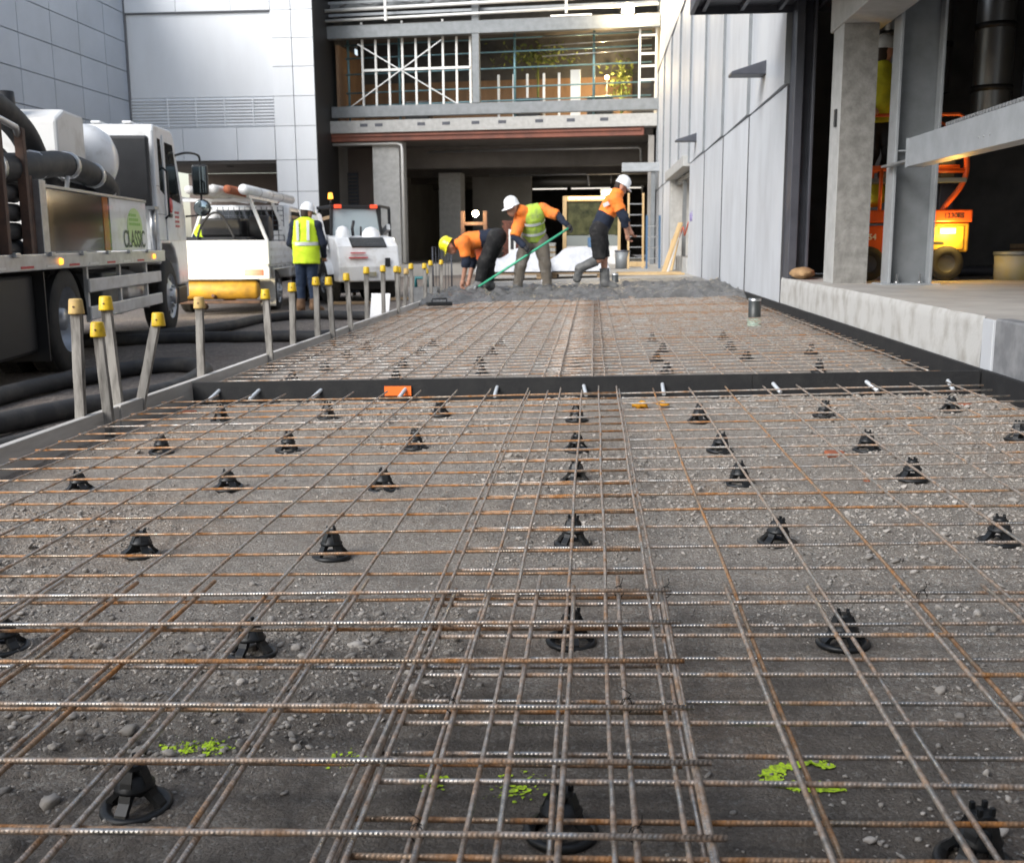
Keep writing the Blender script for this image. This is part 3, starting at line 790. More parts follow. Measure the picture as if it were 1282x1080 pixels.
# upright pipe stubs
for (x, y, h, lab) in [(1.675, 11.12, .29, 'short black pipe stub with green base standing in the far bay by the dock'), (.43, 20.6, .30, 'short black pipe stub standing out of the fresh concrete behind the workers')]:
    root = thing('pipe_stub', lab, 'pipe stub', (x, y, gz(x)), group='upright pipe stubs')
    m = MB(); m.lathe([(.064, .07), (.064, h), (.057, h), (.057, h - .05), (0, h - .05)], 20); m.build('pipe', M['pvc'], root)
    m = MB(); m.lathe([(.070, -.02), (.072, .075), (.064, .08)], 20); m.build('base_sleeve', M['pvc_green'], root)
    m = MB(); m.lathe([(.0655, h - .03), (.0655, h - .005), (.058, h - .003)], 20); m.build('rim', M['galv'], root)

# float / tamping beam lying at the left of the wet concrete
root = thing('hand_float', 'black rectangular hand float lying on the mesh at the edge of the wet concrete', 'hand float', (-2.08, 14.3, gz(-2.1) + .112), rz=.35)
m = MB(); m.box((0, 0, .04), (.34, .13, .055)); m.build('blade', M['black_plastic'], root, .01)
m = MB(); m.tube([(-.1, 0, .06), (-.1, 0, .11), (.1, 0, .11), (.1, 0, .06)], .012, 8); m.build('handle', M['black_plastic'], root)

# ================================================================== RIGHT: PRECAST WALL
WX = 2.2
root = thing('precast_building', 'pale precast concrete panel wall running along the right side to the far hall', 'building', (0, 0, 0))
JY = [12.65, 15.65, 18.68, 21.75, 25.05, 28.1, 31.2, 34.3, 37.4, 40.5]
g_ = .009
for i in range(len(JY) - 1):
    y0, y1 = JY[i] + g_, JY[i + 1] - g_
    pr = .004 * ((i * 7) % 3 - 1)
    zb = S * WX - .08
    if not (25 < JY[i] < 31):
        part('panel', M['panel'], root, lambda m: m.prism([(WX - .012, y0), (WX, y1), (WX + .16, y1), (WX + .16, y0)], 'z', zb, 2.64))
        part('gasket', M['panel_dark_joint'], root, lambda m: m.span(WX - .013, WX + .02, y0 - .016, y0 - .001, zb, 2.64))
    part('panel', M['panel'], root, lambda m: m.prism([(WX - .05, y0), (WX - .004, y1), (WX + .16, y1), (WX + .16, y0)], 'z', 2.665, 6.55))
    part('gasket', M['steel_grey'], root, lambda m: m.span(WX - .05, WX + .02, y0 - .016, y0 - .001, 2.665, 6.55))
    part('panel', M['panel'], root, lambda m: m.span(WX + .03 + pr, WX + .18, y0, y1, 6.62, 11.5), .008)
part('joint_backing', M['panel_dark_joint'], root, lambda m: (m.span(WX + .17, WX + .30, 12.66, 25.06, 0, 11.4), m.span(WX + .17, WX + .30, 31.2, 40.4, 0, 11.4), m.span(WX + .17, WX + .30, 25.06, 31.2, 2.9, 11.4)))
# serrated drip trim high on the wall
def trim(m):
    m.span(WX - .02, WX + .028, 12.7, 40, 6.57, 6.605)
    for k in range(120): m.span(WX - .05, WX - .018, 12.8 + k * .225, 12.9 + k * .225, 6.57, 6.60)
part('drip_trim', M['steel_dark'], root, trim)
# window opening with a projecting concrete surround
wf = part('window_surround', M['column_concrete'], root, lambda m: (m.span(WX - .16, WX + .5, 25.05, 31.15, 2.60, 2.84), m.span(WX - .02, WX + .5, 30.6, 31.18, .40, 2.60), m.span(WX - .03, WX + .5, 25.05, 31.18, S * WX - .1, .52)), .01)
part('window_lining', M['pine'], root, lambda m: m.span(WX + .9, WX + .95, 25.0, 31.3, .3, 2.75))
part('window_return', M['panel'], root, lambda m: m.span(WX + .16, WX + .9, 25.0, 25.045, .3, 2.7))
part('window_post', M['steel_grey'], root, lambda m: (m.span(WX + .1, WX + .2, 28.0, 28.1, .52, 2.6), m.span(WX + .1, WX + .2, 25.06, 30.6, 2.45, 2.55)))
m = MB(); m.tube(smooth_path([(WX + .05, 25.6, 1.35), (WX + .02, 26.3, 1.05), (WX + .04, 27.0, 1.25), (WX + .02, 28.0, 1.0), (WX + .06, 28.6, 1.2)], 6), .018, 6)
tag(m.build('red_strap', M['red_hose']), 'red strap drooping across the wall opening', 'strap')
# faint purple scribble on the wall
m = MB()
for p in [[(17.9, 1.3), (17.95, 1.52), (18.1, 1.3), (18.02, 1.4)], [(18.25, 1.3), (18.3, 1.5), (18.42, 1.45), (18.36, 1.3)]]:
    m.tube([(WX - .006, 6.2 + a, b + .05) for a, b in p], .008, 5)
m.build('scribble', mat('purple_mark', (.22, .16, .42), .7), root)

for (y, lab) in [(14.3, 'dark wedge-shaped wall lamp nearer the dock opening'), (23.4, 'dark wedge-shaped wall lamp above the far wall opening')]:
    t = thing('wall_lamp', lab, 'wall lamp', (WX, y, 3.08), group='wedge wall lamps on the precast wall')
    part('lamp_body', M['steel_dark'], t, lambda m: m.prism([(.0, -.09), (.0, .09), (-.46, -.05), (-.46, -.085)], 'y', -.17, .17), .008)
    part('mounting_plate', M['steel_dark'], t, lambda m: m.span(-.018, .01, -.12, .12, -.13, .13), .004)

# ------------------------------------------------------------------ DOCK
root = thing('loading_dock', 'raised pale concrete loading dock along the right, face stained and chipped', 'loading dock', (0, 0, 0))
DT = .49
def dock_face(m):
    # uneven cast face: a grid whose top arris is chipped
    ny, nz = 150, 12; vs = []; fs = []
    for j in range(ny + 1):
        y = 6.14 + (14.05 - 6.14) * j / ny
        top = DT - .005 * max(0, float(fbm(np.array([y]), np.array([0.]), 3.0, 3, 91)[0]) * 2.2)
        for k in range(nz + 1):
            z = .02 + (top - .02) * k / nz
            dx = .010 * float(fbm(np.array([y]), np.array([z]), 2.4, 3, 93)[0]) + (.012 if k == nz else 0)
            vs.append((WX + dx, y, z))
    for j in range(ny):
        for k in range(nz):
            a = j * (nz + 1) + k; fs.append((a, a + 1, a + nz + 2, a + nz + 1))
    m.add(vs, fs, 0, True)
part('face', M['dock'], root, dock_face)
part('end_face', M['dock'], root, lambda m: m.span(WX + .001, WX + .2, 14.052, 14.07, 0, DT - .004))
part('deck', M['dock_top'], root, lambda m: m.span(WX + .012, 9.5, -2.0, 14.05, -.05, DT - .008))
part('pale_joint', M['panel'], root, lambda m: m.span(WX - .004, WX + .1, 5.98, 6.138, .02, DT - .012), .004)
part('stone_face', M['stone_grey'], root, lambda m: m.span(WX + .006, WX + .1, -2, 5.978, .02, DT - .002), .01)

lump('sandbag', M['sacking'], 'tan sack lying on the dock at the foot of the dark door jamb', 'sack', 2.36, 12.25, DT + .06, .13, .22, .065, 4, sub=3, jit=.12)

# dark steel portal jamb, opening beyond
t = thing('door_jamb', 'tall dark blue-grey steel jamb at the near end of the precast wall', 'door jamb', (0, 0, 0))
part('outer_flange', M['steel_dark'], t, lambda m: m.span(2.21, 2.30, 12.30, 12.63, DT, 5.2), .004)
part('web', M['steel_dark'], t, lambda m: m.span(2.30, 2.40, 12.44, 12.47, DT, 5.2))
part('inner_flange', M['steel_dark'], t, lambda m: m.span(2.40, 2.43, 12.30, 12.60, DT, 5.2), .004)
t = thing('awning', 'dark ribbed steel awning overhead at the near end of the precast wall', 'awning', (0, 0, 0))
part('sheet', M['steel_dark'], t, lambda m: m.span(1.12, 3.4, 5.6, 12.6, 3.50, 3.53))
for k in range(6): part('rib', M['steel_dark'], t, lambda m: m.span(1.2 + k * .42, 1.24 + k * .42, 5.6, 12.58, 3.44, 3.498))
part('fascia', M['steel_dark'], t, lambda m: m.span(1.08, 3.4, 12.602, 12.64, 3.42, 3.75))
part('end_fascia', M['steel_dark'], t, lambda m: m.span(1.07, 1.115, 5.6, 12.6, 3.42, 3.75))

# column, lintel
t = thing('concrete_column', 'square grey concrete column standing on the dock edge', 'column', (2.42, 10.97, DT - .01))
part('shaft', M['column_concrete'], t, lambda m: m.span(0, .34, .012, .45, 0, 3.0), .01)
part('rough_face', M['column_rough'], t, lambda m: m.span(.004, .336, 0, .0115, 0, 2.99))
part('switch_box', M['black_plastic'], t, lambda m: m.span(-.022, 0.002, .13, .19, 1.55, 1.72), .004)
t = thing('concrete_lintel', 'deep grey concrete beam spanning along the dock above the column', 'beam', (0, 0, 0))
part('beam', M['column_concrete'], t, lambda m: m.span(2.40, 2.86, 3.0, 11.5, 2.985, 4.2), .012)
# red hose coil hanging behind the column
t = thing('hose_coil', 'red hose coil hanging in the dark doorway behind the concrete column', 'hose', (2.62, 11.75, 0))
for k in range(4):
    part('loop', M['red_hose'], t, lambda m: m.tube([(-.02 - .01 * k + .03 * math.cos(a), .12 * k * .3 + .09 * math.sin(a), 1.86 + (.26 + .03 * k) * math.cos(a)) for a in [i * math.pi / 10 for i in range(20)]], .010, 6, closed=True))
part('tail', M['red_hose'], t, lambda m: m.tube(smooth_path([(-.06, .02, 1.62), (-.07, .0, 1.3), (-.05, -.02, 1.05), (-.02, -.02, .9)], 5), .010, 6))
part('hook', M['galv'], t, lambda m: m.tube([(.1, 0, 2.16), (-.06, 0, 2.16), (-.06, 0, 2.20)], .008, 6))

# steel H column
t = thing('steel_column', 'grey steel H-section column bolted to the dock beside the concrete column', 'column', (2.87, 10.62, DT - .006))
part('flange', M['steel_light'], t, lambda m: m.span(0, .028, 0, .26, .012, 3.4), .003)
part('flange', M['steel_light'], t, lambda m: m.span(.39, .418, 0, .26, .012, 3.4), .003)
part('web', M['steel_grey'], t, lambda m: m.span(.028, .39, .122, .138, .012, 3.4))
bp = part('base_plate', M['steel_light'], t, lambda m: m.span(-.07, .49, -.05, .31, -.004, .012), .002)
for x in (.10, .32):
    part('anchor_bolt', M['galv'], bp, lambda m: (m.lathe([(.022, .012), (.022, .032), (.012, .034), (.012, .10), (0, .10)], 10, (x, .05, 0)), m.lathe([(.0, .034), (.034, .034), (.030, .042), (.012, .042)], 12, (x, .05, -.02))))
part('stiffener', M['steel_light'], t, lambda m: m.span(.028, .39, .01, .122, 1.26, 1.275))

t = thing('steel_beam', 'pale grey steel beam running towards the camera past the H column', 'beam', (0, 0, 0))
part('web_face', M['steel_light'], t, lambda m: m.span(2.74, 2.90, 2.6, 9.76, 1.545, 1.785), .003)
part('end_plate', M['steel_light'], t, lambda m: m.span(2.735, 2.905, 9.762, 9.775, 1.54, 1.79))
part('bracket', M['galv'], t, lambda m: m.span(2.78, 2.88, 9.776, 10.74, 1.60, 1.62))
def teeth(m):
    m.span(2.755, 2.885, 2.6, 8.75, 1.787, 1.815)
    for k in range(100): m.span(2.737, 2.754, 2.66 + k * .061, 2.696 + k * .061, 1.787, 1.812)
part('toothed_strip', M['galv'], t, teeth)
for y in (8.0, 7.9, 7.78): part('rivet', M['galv'], t, lambda m: m.lathe([(0, -.004), (.008, -.003), (.008, 0)], 8, (2.739, y, 1.63), 'x'))

# dark bay behind the columns
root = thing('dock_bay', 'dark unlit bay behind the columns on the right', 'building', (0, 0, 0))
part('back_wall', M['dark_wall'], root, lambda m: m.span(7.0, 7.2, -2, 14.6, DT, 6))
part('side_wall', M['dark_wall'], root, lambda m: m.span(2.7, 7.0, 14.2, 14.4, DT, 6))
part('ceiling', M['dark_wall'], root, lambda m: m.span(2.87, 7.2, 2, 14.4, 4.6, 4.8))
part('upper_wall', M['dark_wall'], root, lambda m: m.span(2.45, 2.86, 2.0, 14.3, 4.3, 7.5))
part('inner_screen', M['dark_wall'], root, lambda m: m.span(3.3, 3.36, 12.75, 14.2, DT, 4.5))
for k, (z, r) in enumerate(((1.9, .03), (2.05, .02), (2.9, .05), (3.4, .04))):
    part('conduit', M['steel_grey'], root, lambda m: m.tube([(6.9, 4, z), (6.9, 14, z)], r, 8))
for k in range(5): part('bay_stud', M['steel_dark'], root, lambda m: m.span(6.86, 6.99, 5.2 + k * 1.9, 5.3 + k * 1.9, DT, 4.5))
for i, (x, y, z0, z1, r) in enumerate([(3.28, 12.55, 2.62, 4.5, .11), (4.35, 12.4, 2.0, 4.5, .20), (4.0, 13.2, 2.6, 4.5, .14)]):
    t = thing('duct', ['slim shiny vertical duct seen between the two columns', 'fat shiny vertical duct right of the H column', 'shiny vertical duct left of the fat one'][i], 'duct', (x, y, 0), group='vertical ducts in the dark bay')
    part('pipe', M['duct'], t, lambda m: m.lathe([(r, z0), (r, z1)], 20))
    for zz in (z0 + .5, z0 + 1.15): part('collar', M['black'], t, lambda m: m.lathe([(r, zz), (r + .02, zz), (r + .02, zz + .06), (r, zz + .06)], 20))
t = thing('sheet_stack', 'stack of boards lying at the back of the dock bay', 'boards', (5.2, 12.6, DT - .008))
for k in range(6): part('board', M['pallet_wood' if k % 2 else 'plywood'], t, lambda m: m.span(0, 1.3, 0, 1.2, .02 + k * .06, .07 + k * .06))
t = thing('cable_bundle', 'black cables looping down the back of the dock bay', 'cables', (4.9, 13.9, 0))
for k in range(3): part('cable', M['hose'], t, lambda m: m.tube(smooth_path([(k * .3, .1, 4.5), (k * .3 + .1, 0, 3.2), (k * .3 + .35, 0, 2.3), (k * .3 + .6, .05, 3.0), (k * .3 + .7, .1, 4.4)], 6), .025, 6))
t = thing('louvre', 'dark metal louvre high on the bay wall at the right edge', 'louvre', (4.75, 12.6, 2.45))
part('frame', M['steel_dark'], t, lambda m: (m.span(0, .05, 0, .04, 0, .85), m.span(.5, .55, 0, .04, 0, .85), m.span(.05, .5, 0, .04, .8, .85)))
for k in range(8): part('slat', M['steel_grey'], t, lambda m: m.box((.275, .02, .06 + k * .095), (.45, .07, .012), M=Matrix.Rotation(R(35), 3, 'X')))
t = thing('drum', 'squat dirty grey and yellow tub standing in the bay at the right edge', 'tub', (4.50, 11.8, DT - .008))
part('shell', M['bucket'], t, lambda m: m.lathe([(0, 0), (.19, 0), (.2, .26), (.0, .26)], 20)); part('lid', M['steel_grey'], t, lambda m: m.lathe([(0, .261), (.21, .261), (.21, .30), (.0, .305)], 20))
t = thing('rail_pipe', 'dark pipe lying along the dock floor behind the lift', 'pipe', (4.6, 13.0, DT + .05)); part('pipe', M['steel_dark'], t, lambda m: m.tube([(-.6, 0, 0), (.8, .2, 0)], .06, 12))

# ------------------------------------------------------------------ SCISSOR LIFT
t = thing('mast_lift', 'orange mast lift with yellow lit base parked in the bay behind the columns', 'lift', (2.80, 11.62, DT - .008))
part('chassis', M['orange_paint'], t, lambda m: m.span(.0, .62, .02, .70, .16, .58), .02)
part('chassis_top', M['orange_paint'], t, lambda m: m.span(-.02, 1.18, .0, .72, .61, .74), .015)
part('drive_cover', M['yellow_paint'], t, lambda m: m.span(.63, 1.16, .02, .70, .30, .60), .02)
part('vent_slot', M['black'], part('drive_panel', M['yellow_paint'], t, lambda m: m.span(.70, 1.10, .006, .019, .33, .57), .004), lambda m: m.span(.76, .9, .002, .0055, .38, .41))
part('work_light', M['flame_lamp'], t, lambda m: m.box((.93, -.012, .52), (.16, .02, .06)), .004)
for (x, y) in ((.93, .02), (.93, .62), (.12, .62), (.12, .02)):
    w = part('wheel', M['tyre'], t, lambda m: m.lathe([(.09, -.05), (.165, -.045), (.185, -.02), (.185, .02), (.165, .045), (.09, .05), (.09, -.05)], 24, (x, y, .18), 'y'))
    part('rim', M['steel_dark'], w, lambda m: m.lathe([(0, -.03), (.085, -.04), (.092, -.048)], 18, (x, y, .18), 'y'))
    part('rim_back', M['steel_dark'], w, lambda m: m.lathe([(0, .03), (.085, .04), (.092, .048)], 18, (x, y, .18), 'y'))
part('mast', M['steel_dark'], t, lambda m: (m.span(.9, 1.05, .25, .47, .74, 1.6), m.span(.86, .92, .28, .44, .74, 1.5)), .01)
part('platform', M['steel_grey'], t, lambda m: m.span(.0, 1.1, .02, .70, 1.02, 1.07), .005)
def rails(m):
    for (y) in (.03, .69):
        m.tube([(.01, y, 1.18), (1.02, y, 1.18)], .018, 8); m.tube([(.01, y, 1.71), (.98, y, 1.71), (1.07, y, 1.66), (1.08, y, 1.5)], .018, 8)
        for x in (.02, .30, .66): m.tube([(x, y, 1.07), (x, y, 1.71)], .018, 8)
    for z in (1.18, 1.71): m.tube([(.01, .03, z), (.01, .69, z)], .018, 8)
part('guard_rail', M['orange_paint'], t, rails)
part('curved_arm', M['orange_paint'], t, lambda m: (m.tube(smooth_path([(1.08, .05, 1.36), (1.10, .05, 1.15), (1.05, .05, .98), (.92, .05, .80), (.86, .05, .70)], 5), .03, 8), m.tube([(.72, .05, 1.14), (1.08, .05, 1.14)], .025, 8)))
part('beacon', M['flame_lamp'], t, lambda m: m.box((.86, .02, 1.33), (.30, .05, .05)), .01)
lamp = bpy.data.lights.new('lift_lamp', 'POINT'); lamp.energy = 8; lamp.color = (1, .62, .14); lamp.shadow_soft_size = .05
lo = link(bpy.data.objects.new('lift_lamp', lamp), t); lo.location = (.93, -.12, .50)
part('lower_rail', M['orange_paint'], t, lambda m: (m.tube([(.0, .02, 1.16), (.62, .02, 1.16)], .02, 8), m.tube([(.22, .02, .74), (.22, .02, 1.16)], .02, 8)))
text_mesh('1230ES', .07, M['lettering_black'], t, (.985, -.004, .675), (R(90), 0, 0), depth=.001, bold=.002)
text_mesh('854', .085, M['lettering_white'], t, (.14, .017, .46), (R(90), 0, 0), depth=.001, bold=.002)
lump('folded_jacket', M['jacket_yellow'], 'yellow jacket draped inside the lift rail below the platform worker', 'jacket', 3.00, 11.95, 1.40, .20, .10, .14, 6, sub=3)

# ================================================================== FAR HALL UNDER CONSTRUCTION
FR = R(-5)
root = thing('frame_building', 'unfinished two-storey concrete and steel frame closing the far end', 'building', (2.1, 37.4, 0), rz=FR)
# local: x runs to the left as negative, y is depth, z up
W = 12.1
part('floor_slab', M['column_concrete'], root, lambda m: m.span(-W, .05, 0, 24, 4.78, 5.20), .01)
for x in (-10.3, -9.75, -8.2, -7.3, -6.25, -5.3, -4.0, -2.9, -1.75): part('slab_recess', M['steel_dark'], root, lambda m: m.span(x - .14, x + .14, -.006, .02, 4.98, 5.09))
part('formply_edge', M['formply'], root, lambda m: m.span(-W + .2, -.4, .12, .5, 4.50, 4.778))
part('formply_lip', M['formply'], root, lambda m: m.span(-W + .3, -.5, .06, .118, 4.66, 4.72))
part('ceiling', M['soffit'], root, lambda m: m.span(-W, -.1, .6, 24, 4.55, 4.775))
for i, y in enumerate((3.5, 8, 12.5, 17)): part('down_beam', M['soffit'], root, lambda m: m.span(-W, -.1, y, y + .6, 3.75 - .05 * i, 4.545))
part('lower_beam', M['steel_grey'], root, lambda m: (m.span(-11.5, .1, .05, .30, 5.32, 5.70)), .01)
part('upper_beam', M['steel_grey'], root, lambda m: (m.span(-11.9, .1, .0, .32, 8.0, 8.42)), .01)
part('mid_column', M['steel_grey'], root, lambda m: m.span(-6.35, -6.1, .02, .28, 5.7, 12), .01)
part('edge_post', M['stud'], root, lambda m: m.span(-11.95, -11.7, -.12, .04, 4.4, 7.9), .01)
part('edge_post', M['steel_dark'], root, lambda m: m.span(-12.1, -11.96, .0, .15, 4.8, 12), .01)
part('upper_slab', M['steel_light'], root, lambda m: m.span(-12, .1, .2, 20, 10.1, 10.5), .01)
for (z, r, y) in ((8.62, .05, -.12), (8.95, .06, -.15), (9.40, .035, -.1), (9.75, .05, -.2)): part('guard_rail', M['stud'], root, lambda m: m.tube([(-11.8, y, z - .05), (.05, y, z + .06)], r, 8))
for x in (-9.35, -3.05): part('rail_post', M['stud'], root, lambda m: m.span(x - .04, x + .04, -.2, -.08, 8.5, 11))
for z in (9.1, 9.65): part('purlin', M['steel_light'], root, lambda m: m.span(-11.7, 0, .6, .75, z, z + .18))
for x in (-10.4, -8.9, -7.2, -4.6, -2.4): part('services', M['galv'], root, lambda m: m.tube(smooth_path([(x - .8, .5, 9.15), (x - .3, .45, 9.3), (x + .2, .5, 9.2), (x + .7, .5, 9.32)], 4), .03, 6))
# light-gauge studs
for k in range(9): part('stud', M['stud'], root, lambda m: m.span(-10.42 + k * .49 - .035, -10.42 + k * .49 + .035, .45, .52, 5.72, 8.0 if k % 3 else 8.6))
part('stud_track', M['stud'], root, lambda m: m.span(-10.4, -6.5, .40, .445, 6.92, 7.0))
for a, b in (((-10.55, 7.85), (-7.0, 5.75)), ((-7.5, 7.9), (-10.9, 5.7))): part('cross_brace', M['galv'], root, lambda m: m.beam((a[0], .36, a[1]), (b[0], .36, b[1]), .02, .035))
for x in (-5.7, -5.15, -4.65, -4.05, -3.5): part('stud', M['stud'], root, lambda m: m.span(x - .04, x + .04, 1.6, 1.68, 5.2, 6.85))
part('plaster_panel', M['stud'], root, lambda m: m.span(-3.1, -2.75, 1.7, 1.78, 5.2, 6.95))
part('ply_lining', M['plywood'], root, lambda m: m.span(-11.4, -1.0, 3.6, 3.7, 5.2, 6.95))
part('return_lining', M['plywood'], root, lambda m: m.span(-11.45, -11.35, .6, 3.6, 5.2, 7.9))
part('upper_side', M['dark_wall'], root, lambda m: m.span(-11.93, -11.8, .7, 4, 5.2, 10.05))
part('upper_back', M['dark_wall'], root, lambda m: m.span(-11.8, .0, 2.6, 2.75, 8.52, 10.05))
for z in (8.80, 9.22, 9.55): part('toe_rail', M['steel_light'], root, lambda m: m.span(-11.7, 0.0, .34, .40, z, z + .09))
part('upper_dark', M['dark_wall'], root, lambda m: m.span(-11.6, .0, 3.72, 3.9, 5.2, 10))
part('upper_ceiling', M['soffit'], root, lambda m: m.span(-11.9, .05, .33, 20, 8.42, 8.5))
for x in (-8.6, -4.55, -2.0): part('dark_bin', M['black_plastic'], root, lambda m: m.span(x - .45, x + .45, 1.0, 1.6, 5.2, 5.95), .04)
# scaffold standing on the upper floor, teal tubes
sc = thing('scaffold', 'teal tube scaffold standing on the upper floor of the unfinished hall', 'scaffold', (2.1, 37.4, 0), rz=FR)
for x in (-11.1, -9.2, -5.0, -2.2): part('standard', M['scaffold'], sc, lambda m: m.tube([(x, .95, 5.2), (x, .95, 8.3)], .045, 8))
for z in (5.85, 6.3, 6.95, 7.5, 7.95): part('ledger', M['scaffold'], sc, lambda m: m.tube([(-11.2, .9, z - .04), (-.2, .9, z + .05)], .028, 8))
for z in (7.4, 7.75, 8.05): part('ledger', M['galv'], sc, lambda m: m.tube([(-4, .86, z - .1), (-.2, .86, z + .03)], .02, 6))
la = thing('ladder_frame', 'white ladder-like frame standing at the right end of the upper floor', 'ladder', (2.1, 37.4, 0), rz=FR)
part('stile', M['stud'], la, lambda m: m.span(-.62, -.55, .3, .37, 5.7, 8.3)); part('stile', M['stud'], la, lambda m: m.span(-.06, 0.0, .3, .37, 5.7, 8.3))
for z in (6.3, 6.75, 7.15, 7.75): part('rung', M['stud'], la, lambda m: m.span(-.545, -.065, .31, .36, z, z + .07))
# flood light on the upper frame
fl = thing('flood_light', 'glowing flood light fixed to the upper steel beam at the right', 'flood light', (2.1, 37.4, 0), rz=FR)
part('housing', M['steel_dark'], fl, lambda m: m.span(-1.20, -.76, -.16, -.02, 8.40, 8.74), .01)
part('lens', M['lamp_white'], fl, lambda m: m.lathe([(0, -.19), (.15, -.18), (.17, -.162)], 20, (-.98, 0, 8.57), 'y'))
lp = bpy.data.lights.new('flood', 'POINT'); lp.energy = 260; lp.color = (1, .80, .5); lp.shadow_soft_size = .15
lo = link(bpy.data.objects.new('flood', lp), fl); lo.location = (-.98, -.45, 8.5)
st = part('strip_lamp', M['tube_light'], fl, lambda m: m.span(-3.6, -2.2, -.03, -.004, 8.44, 8.48))
for (x, z, lab) in ((-1.85, 6.75, 'small warm lamp glowing on the upper floor beside the plaster panel'),):
    t = thing('work_lamp', lab, 'work lamp', (2.1, 37.4, 0), rz=FR)
    part('bulb', M['lamp_soft'], t, lambda m: m.lathe([(0, -.08), (.06, -.055), (.08, 0), (.06, .055), (0, .08)], 14, (x, 2.4, z)))
    part('stand', M['steel_dark'], t, lambda m: m.tube([(x, 2.4, 5.2), (x, 2.4, z - .12)], .02, 6))
    lp = bpy.data.lights.new('work_lamp_glow', 'POINT'); lp.energy = 160; lp.color = (1, .72, .36); lp.shadow_soft_size = .12
    lo = link(bpy.data.objects.new('work_lamp_glow', lp), t); lo.location = (x, 2.1, z)
# shrubs glimpsed through the open upper storey
def leaves(name, lab, cat, c, rx, ry, rz_, n, seed):
    g = np.random.default_rng(seed); m = MB()
    P = g.normal(0, .45, (n, 3))
    for p in P:
        q = Vector((c[0] + p[0] * rx, c[1] + p[1] * ry, c[2] + p[2] * rz_))
        a = Vector(g.normal(0, 1, 3)).normalized() * .09; b = Vector(g.normal(0, 1, 3)).normalized() * .05
        m.add([q - a, q + b, q + a, q - b], [(0, 1, 2, 3)])
    m.tube([(c[0], c[1], 5.2), (c[0], c[1], c[2])], .04, 6)
    o = m.build(name, M['leaf']); o.location = (2.1, 37.4, 0); o.rotation_euler = (0, 0, FR)
    return tag(o, lab, cat)
leaves('potted_shrub', 'leafy green shrub under the upper beam right of the middle column', 'shrub', (-4.4, 2.6, 7.6), 1.6, .5, .5, 420, 5)
leaves('potted_shrub', 'leafy green shrub beside the glowing lamp on the upper floor', 'shrub', (-1.35, 2.9, 6.7), .5, .4, .9, 260, 6)
# ground storey
t = thing('concrete_pier', 'pale concrete pier under the left end of the unfinished floor', 'column', (2.1, 37.4, 0), rz=FR)
part('shaft', M['column_concrete'], t, lambda m: m.span(-10.15, -9.15, .45, 1.45, .0, 4.548), .02)
part('conduit', M['stud'], t, lambda m: m.tube([(-12.0, .3, 4.42), (-9.2, .3, 4.42), (-9.02, .3, 4.36), (-9.0, .3, 4.2), (-9.0, .3, .2)], .055, 8))
part('shaft', M['column_concrete'], t, lambda m: m.span(-8.9, -8.0, 5.5, 6.4, .0, 3.7), .02)
part('inner_wall', M['interior_wall'], root, lambda m: m.span(-8.2, -5.6, 9.0, 9.2, .14, 4.5))
part('inner_wall', M['interior_wall'], root, lambda m: m.span(-W, -W + .2, .8, 24, .14, 4.5))
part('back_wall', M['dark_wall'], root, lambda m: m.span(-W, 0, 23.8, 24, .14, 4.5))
part('right_wall', M['interior_wall'], root, lambda m: m.span(-.25, -.05, .3, 24, .14, 4.5))
part('left_louvre_wall', M['brown_wall'], root, lambda m: m.span(-12.0, -10.4, 3.0, 3.2, .1, 4.5))
lv = part('vent', M['steel_dark'], root, lambda m: m.span(-12.3, -11.5, 2.90, 2.995, 1.3, 3.6))
for k in range(16): part('vent_slat', M['soffit'], lv, lambda m: m.box((-11.9, 2.87, 1.42 + k * .135), (.74, .06, .02), M=Matrix.Rotation(R(35), 3, 'X')))
for (y, z, x0, x1) in ((2.4, 4.28, -8.6, -.7), (6.6, 3.62, -7.0, -3.0), (11, 3.45, -8, -1)): part('ceiling_pipe', M['galv'], root, lambda m: m.tube([(x0, y, z), (x1, y, z), (x1 + .1, y, z - .06), (x1 + .12, y, z - .5)], .045, 8))
for k, (x0, x1) in enumerate(((-7.4, -6.2), (-6.0, -4.4), (-4.2, -2.4), (-2.2, -.9))):
    t = thing('batten_light', 'thin pale batten light under the hall ceiling, %s from the left' % ['first', 'second', 'third', 'fourth'][k], 'ceiling light', (2.1, 37.4, 0), rz=FR, group='batten lights in the hall')
    part('diffuser', M['tube_light'], t, lambda m: m.span(x0, x1, 12.2, 12.3, 3.30, 3.34)); part('housing', M['steel_light'], t, lambda m: m.span(x0 - .04, x1 + .04, 12.18, 12.32, 3.345, 3.40))
t0_ = t = thing('ceiling_unit', 'pale boxy ceiling fitting hanging in the hall behind the right-hand worker', 'ceiling fitting', (2.1, 37.4, 0), rz=FR)
part('box', M['stud'], t, lambda m: m.span(-2.6, -1.7, 9, 9.6, 2.85, 3.15), .03); part('hanger', M['steel_dark'], t, lambda m: m.tube([(-2.15, 9.3, 3.15), (-2.15, 9.3, 4.5)], .02, 6))
t = thing('cable_tray', 'grey steel box stub on the wall at the right of the hall mouth', 'steel box', (0, 0, 0))
part('box', M['steel_light'], t, lambda m: m.span(.95, 2.18, 36.2, 36.7, 3.2, 3.48), .01); part('post', M['steel_grey'], t, lambda m: m.span(1.92, 2.06, 36.3, 36.45, .15, 3.2))
